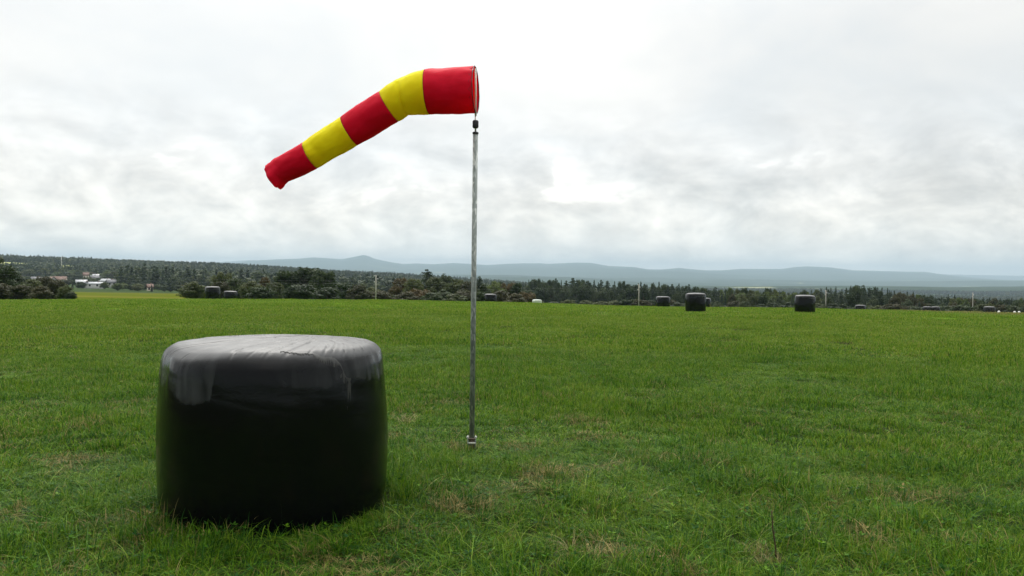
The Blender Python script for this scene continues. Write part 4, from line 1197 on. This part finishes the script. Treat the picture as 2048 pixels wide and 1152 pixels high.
def build_grass():
    A = [gmesh('turf', *merge(blades(i, 440, 0.42, 0.045, 0.135, 0.0048, 4, 1.45, 0.25, 14), blades(50 + i, 90, 0.42, 0.03, 0.065, 0.005, 3, 1.5, 0.1),
                              blades(80 + i, 34, 0.40, 0.10, 0.21, 0.0052, 6, 2.0, 0.5), leaf_rosettes(70 + i, 6, 0.4))) for i in range(6)]
    B = [gmesh('turf', *merge(blades(110 + i, 1500, 1.05, 0.045, 0.115, 0.0075, 3, 1.4, 0.25, 34), blades(150 + i, 700, 1.05, 0.03, 0.07, 0.008, 2, 1.2, 0.1),
                              blades(180 + i, 12, 1.0, 0.14, 0.22, 0.006, 4, 1.2, 0.4))) for i in range(5)]
    C = [gmesh('turf', *blades(210 + i, 2600, 2.6, 0.045, 0.11, 0.017, 2, 1.2, 0.2, 70)) for i in range(4)]
    Dm = [gmesh('turf', *blades(310 + i, 2600, 5.4, 0.05, 0.12, 0.034, 2, 0.9, 0.2, 90)) for i in range(4)]
    meshes = A + B + C + Dm
    pts = []; ids = []; sc = []
    def ring(step, r0, r1, half, lo, n, smin, smax, back=0.0):
        gx = np.arange(-r1, r1, step); gy = np.arange(-back, r1, step)
        X, Y = np.meshgrid(gx, gy); X = X.ravel() + rng.uniform(-.5, .5, X.size) * step; Y = Y.ravel() + rng.uniform(-.5, .5, Y.size) * step
        r = np.hypot(X, Y); k = (r > r0) & (r < r1) & ((np.abs(X) < half * Y + 2.5) | (r < 4))
        k &= np.hypot(X - BX, Y - BY) > 0.74
        X, Y = X[k], Y[k]
        hh = 0.92 + 1.0 * vnoise(X / 0.9, Y / 0.9, 61) + 0.8 * vnoise(X / 0.33, Y / 0.33, 62) + 0.35 * vnoise(X / 4, Y / 4, 63)
        db = np.hypot(X - BX, Y - BY); hh = hh * (1 + 0.25 * np.exp(-((db - 0.88) / 0.16) ** 2))
        dp_ = np.hypot(X - pb.x, Y - WD); hh = hh * (1 - 0.30 * np.exp(-(dp_ / 0.3) ** 2))
        hh = np.clip(hh, 0.40, 1.7)
        pts.append(np.stack([X, Y, terrain(X, Y) - 0.004], -1)); ids.append(lo + rng.integers(0, n, len(X)))
        s = rng.uniform(smin, smax, len(X)); sc.append(np.stack([s, s, s * hh], -1))
    ring(0.24, 1.2, 8.5, 0.80, 0, 6, 0.85, 1.15, 3.0)
    ring(0.62, 8.2, 22.0, 0.78, 6, 5, 0.9, 1.15)
    ring(1.55, 21.0, 48.0, 0.74, 11, 4, 0.9, 1.15)
    ring(3.3, 46.0, 104.0, 0.72, 15, 4, 0.9, 1.15)
    P = np.concatenate(pts); I = np.concatenate(ids); S = np.concatenate(sc)
    print('grass patches', len(P))
    scatter('meadow_grass', P, rng.choice([0, 1.0, 2.0, 3.0, 4.0, 5.0], len(P)) * 0.0 + rng.uniform(0, 6.28, len(P)), S, I, meshes,
            'green meadow grass with straw coloured blades covering the field', 'grass')
build_grass()

# dry tufts and the dead stem, near the lower right
STRAW = pbr('straw', (0.30, 0.24, 0.10), 0.7, var=0.4, scale=20)
def tuft(px, py, rad, n, h, label, seed):
    v_ = ray(px, py); D = 2602 / ((py + (1024 - px) * 0.01134) - 573.0)
    x = v_.x * D; g = tz(x, D)
    v, f, tt_, al = blades(seed, n, rad * 2, h * 0.4, h, 0.0024, 4, 1.25, 0.5, 5)
    r = np.hypot(v[:, 0], v[:, 1]); 
    me = mesh_np('dry_grass_tuft', v, f, STRAW)
    o = obj('dry_grass_tuft', me, None, (x, D, g - 0.005)); tag(o, label, 'grass tuft', 'dry grass tufts')
    return x, D, g
tuft(1528, 1104, 0.09, 200, 0.16, 'round dry straw coloured grass tuft at the foot of the dark dead stem', 901)
tuft(1175, 1095, 0.14, 120, 0.19, 'brown dry grass tuft in the foreground between the pole and the dead stem', 902)
tuft(1265, 1000, 0.12, 90, 0.17, 'dry upright grass tuft right of the pole, farther back', 903)
tuft(830, 835, 0.25, 110, 0.17, 'pale dry grass tuft between the big bale and the windsock pole', 904)
a0 = at(1553, 1108, 4.92); a1 = at(1543, 1020, 4.86)
g = tz(a0.x, 4.92)
root = empty('dead_stem', (a0.x, 4.92, g)); tag(root, 'dark brown dead plant stem sticking up from the dry tuft at lower right', 'plant stem')
l1 = Vector((a1.x - a0.x, -0.06, a1.z - g)); mb = MB()
mb.tube([(0, 0, -0.02), l1 * 0.3 + Vector((0.004, 0, 0)), l1 * 0.65 + Vector((-0.003, 0, 0)), l1 * 0.85, l1], [0.0050, 0.0048, 0.0040, 0.0032, 0.0020], 8)
mb.build('stalk', pbr('dead_stalk', (0.055, 0.030, 0.018), 0.8, var=0.4, scale=30), root, True)
mb = MB()
for k in range(5):
    q = l1 * (0.55 + 0.1 * k); mb.tube([q, q + Vector((0.012 * (-1) ** k, 0.004, 0.014))], [0.0022, 0.001], 5)
mb.build('bud', pbr('dead_bud', (0.11, 0.05, 0.03), 0.8, var=0.4), root)

# ------------------------------------------------------------------ air
def build_haze():
    mb = MB(); mb.box((0, 0, 0), (1, 1, 1))
    m, t, out = new_mat('air')
    pv = t.n('ShaderNodeVolumePrincipled', {'Color': (0.46, 0.58, 0.68, 1), 'Density': 7.8e-5, 'Anisotropy': 0.0})
    t.t.links.new(pv.outputs[0], out.inputs['Volume'])
    ob = mb.build('haze', m); ob.scale = (58500, 58500, 700); ob.location = (0, 0, 90)
    tag(ob, 'pale blue haze that fades the far hills', 'haze', kind='stuff')
build_haze()
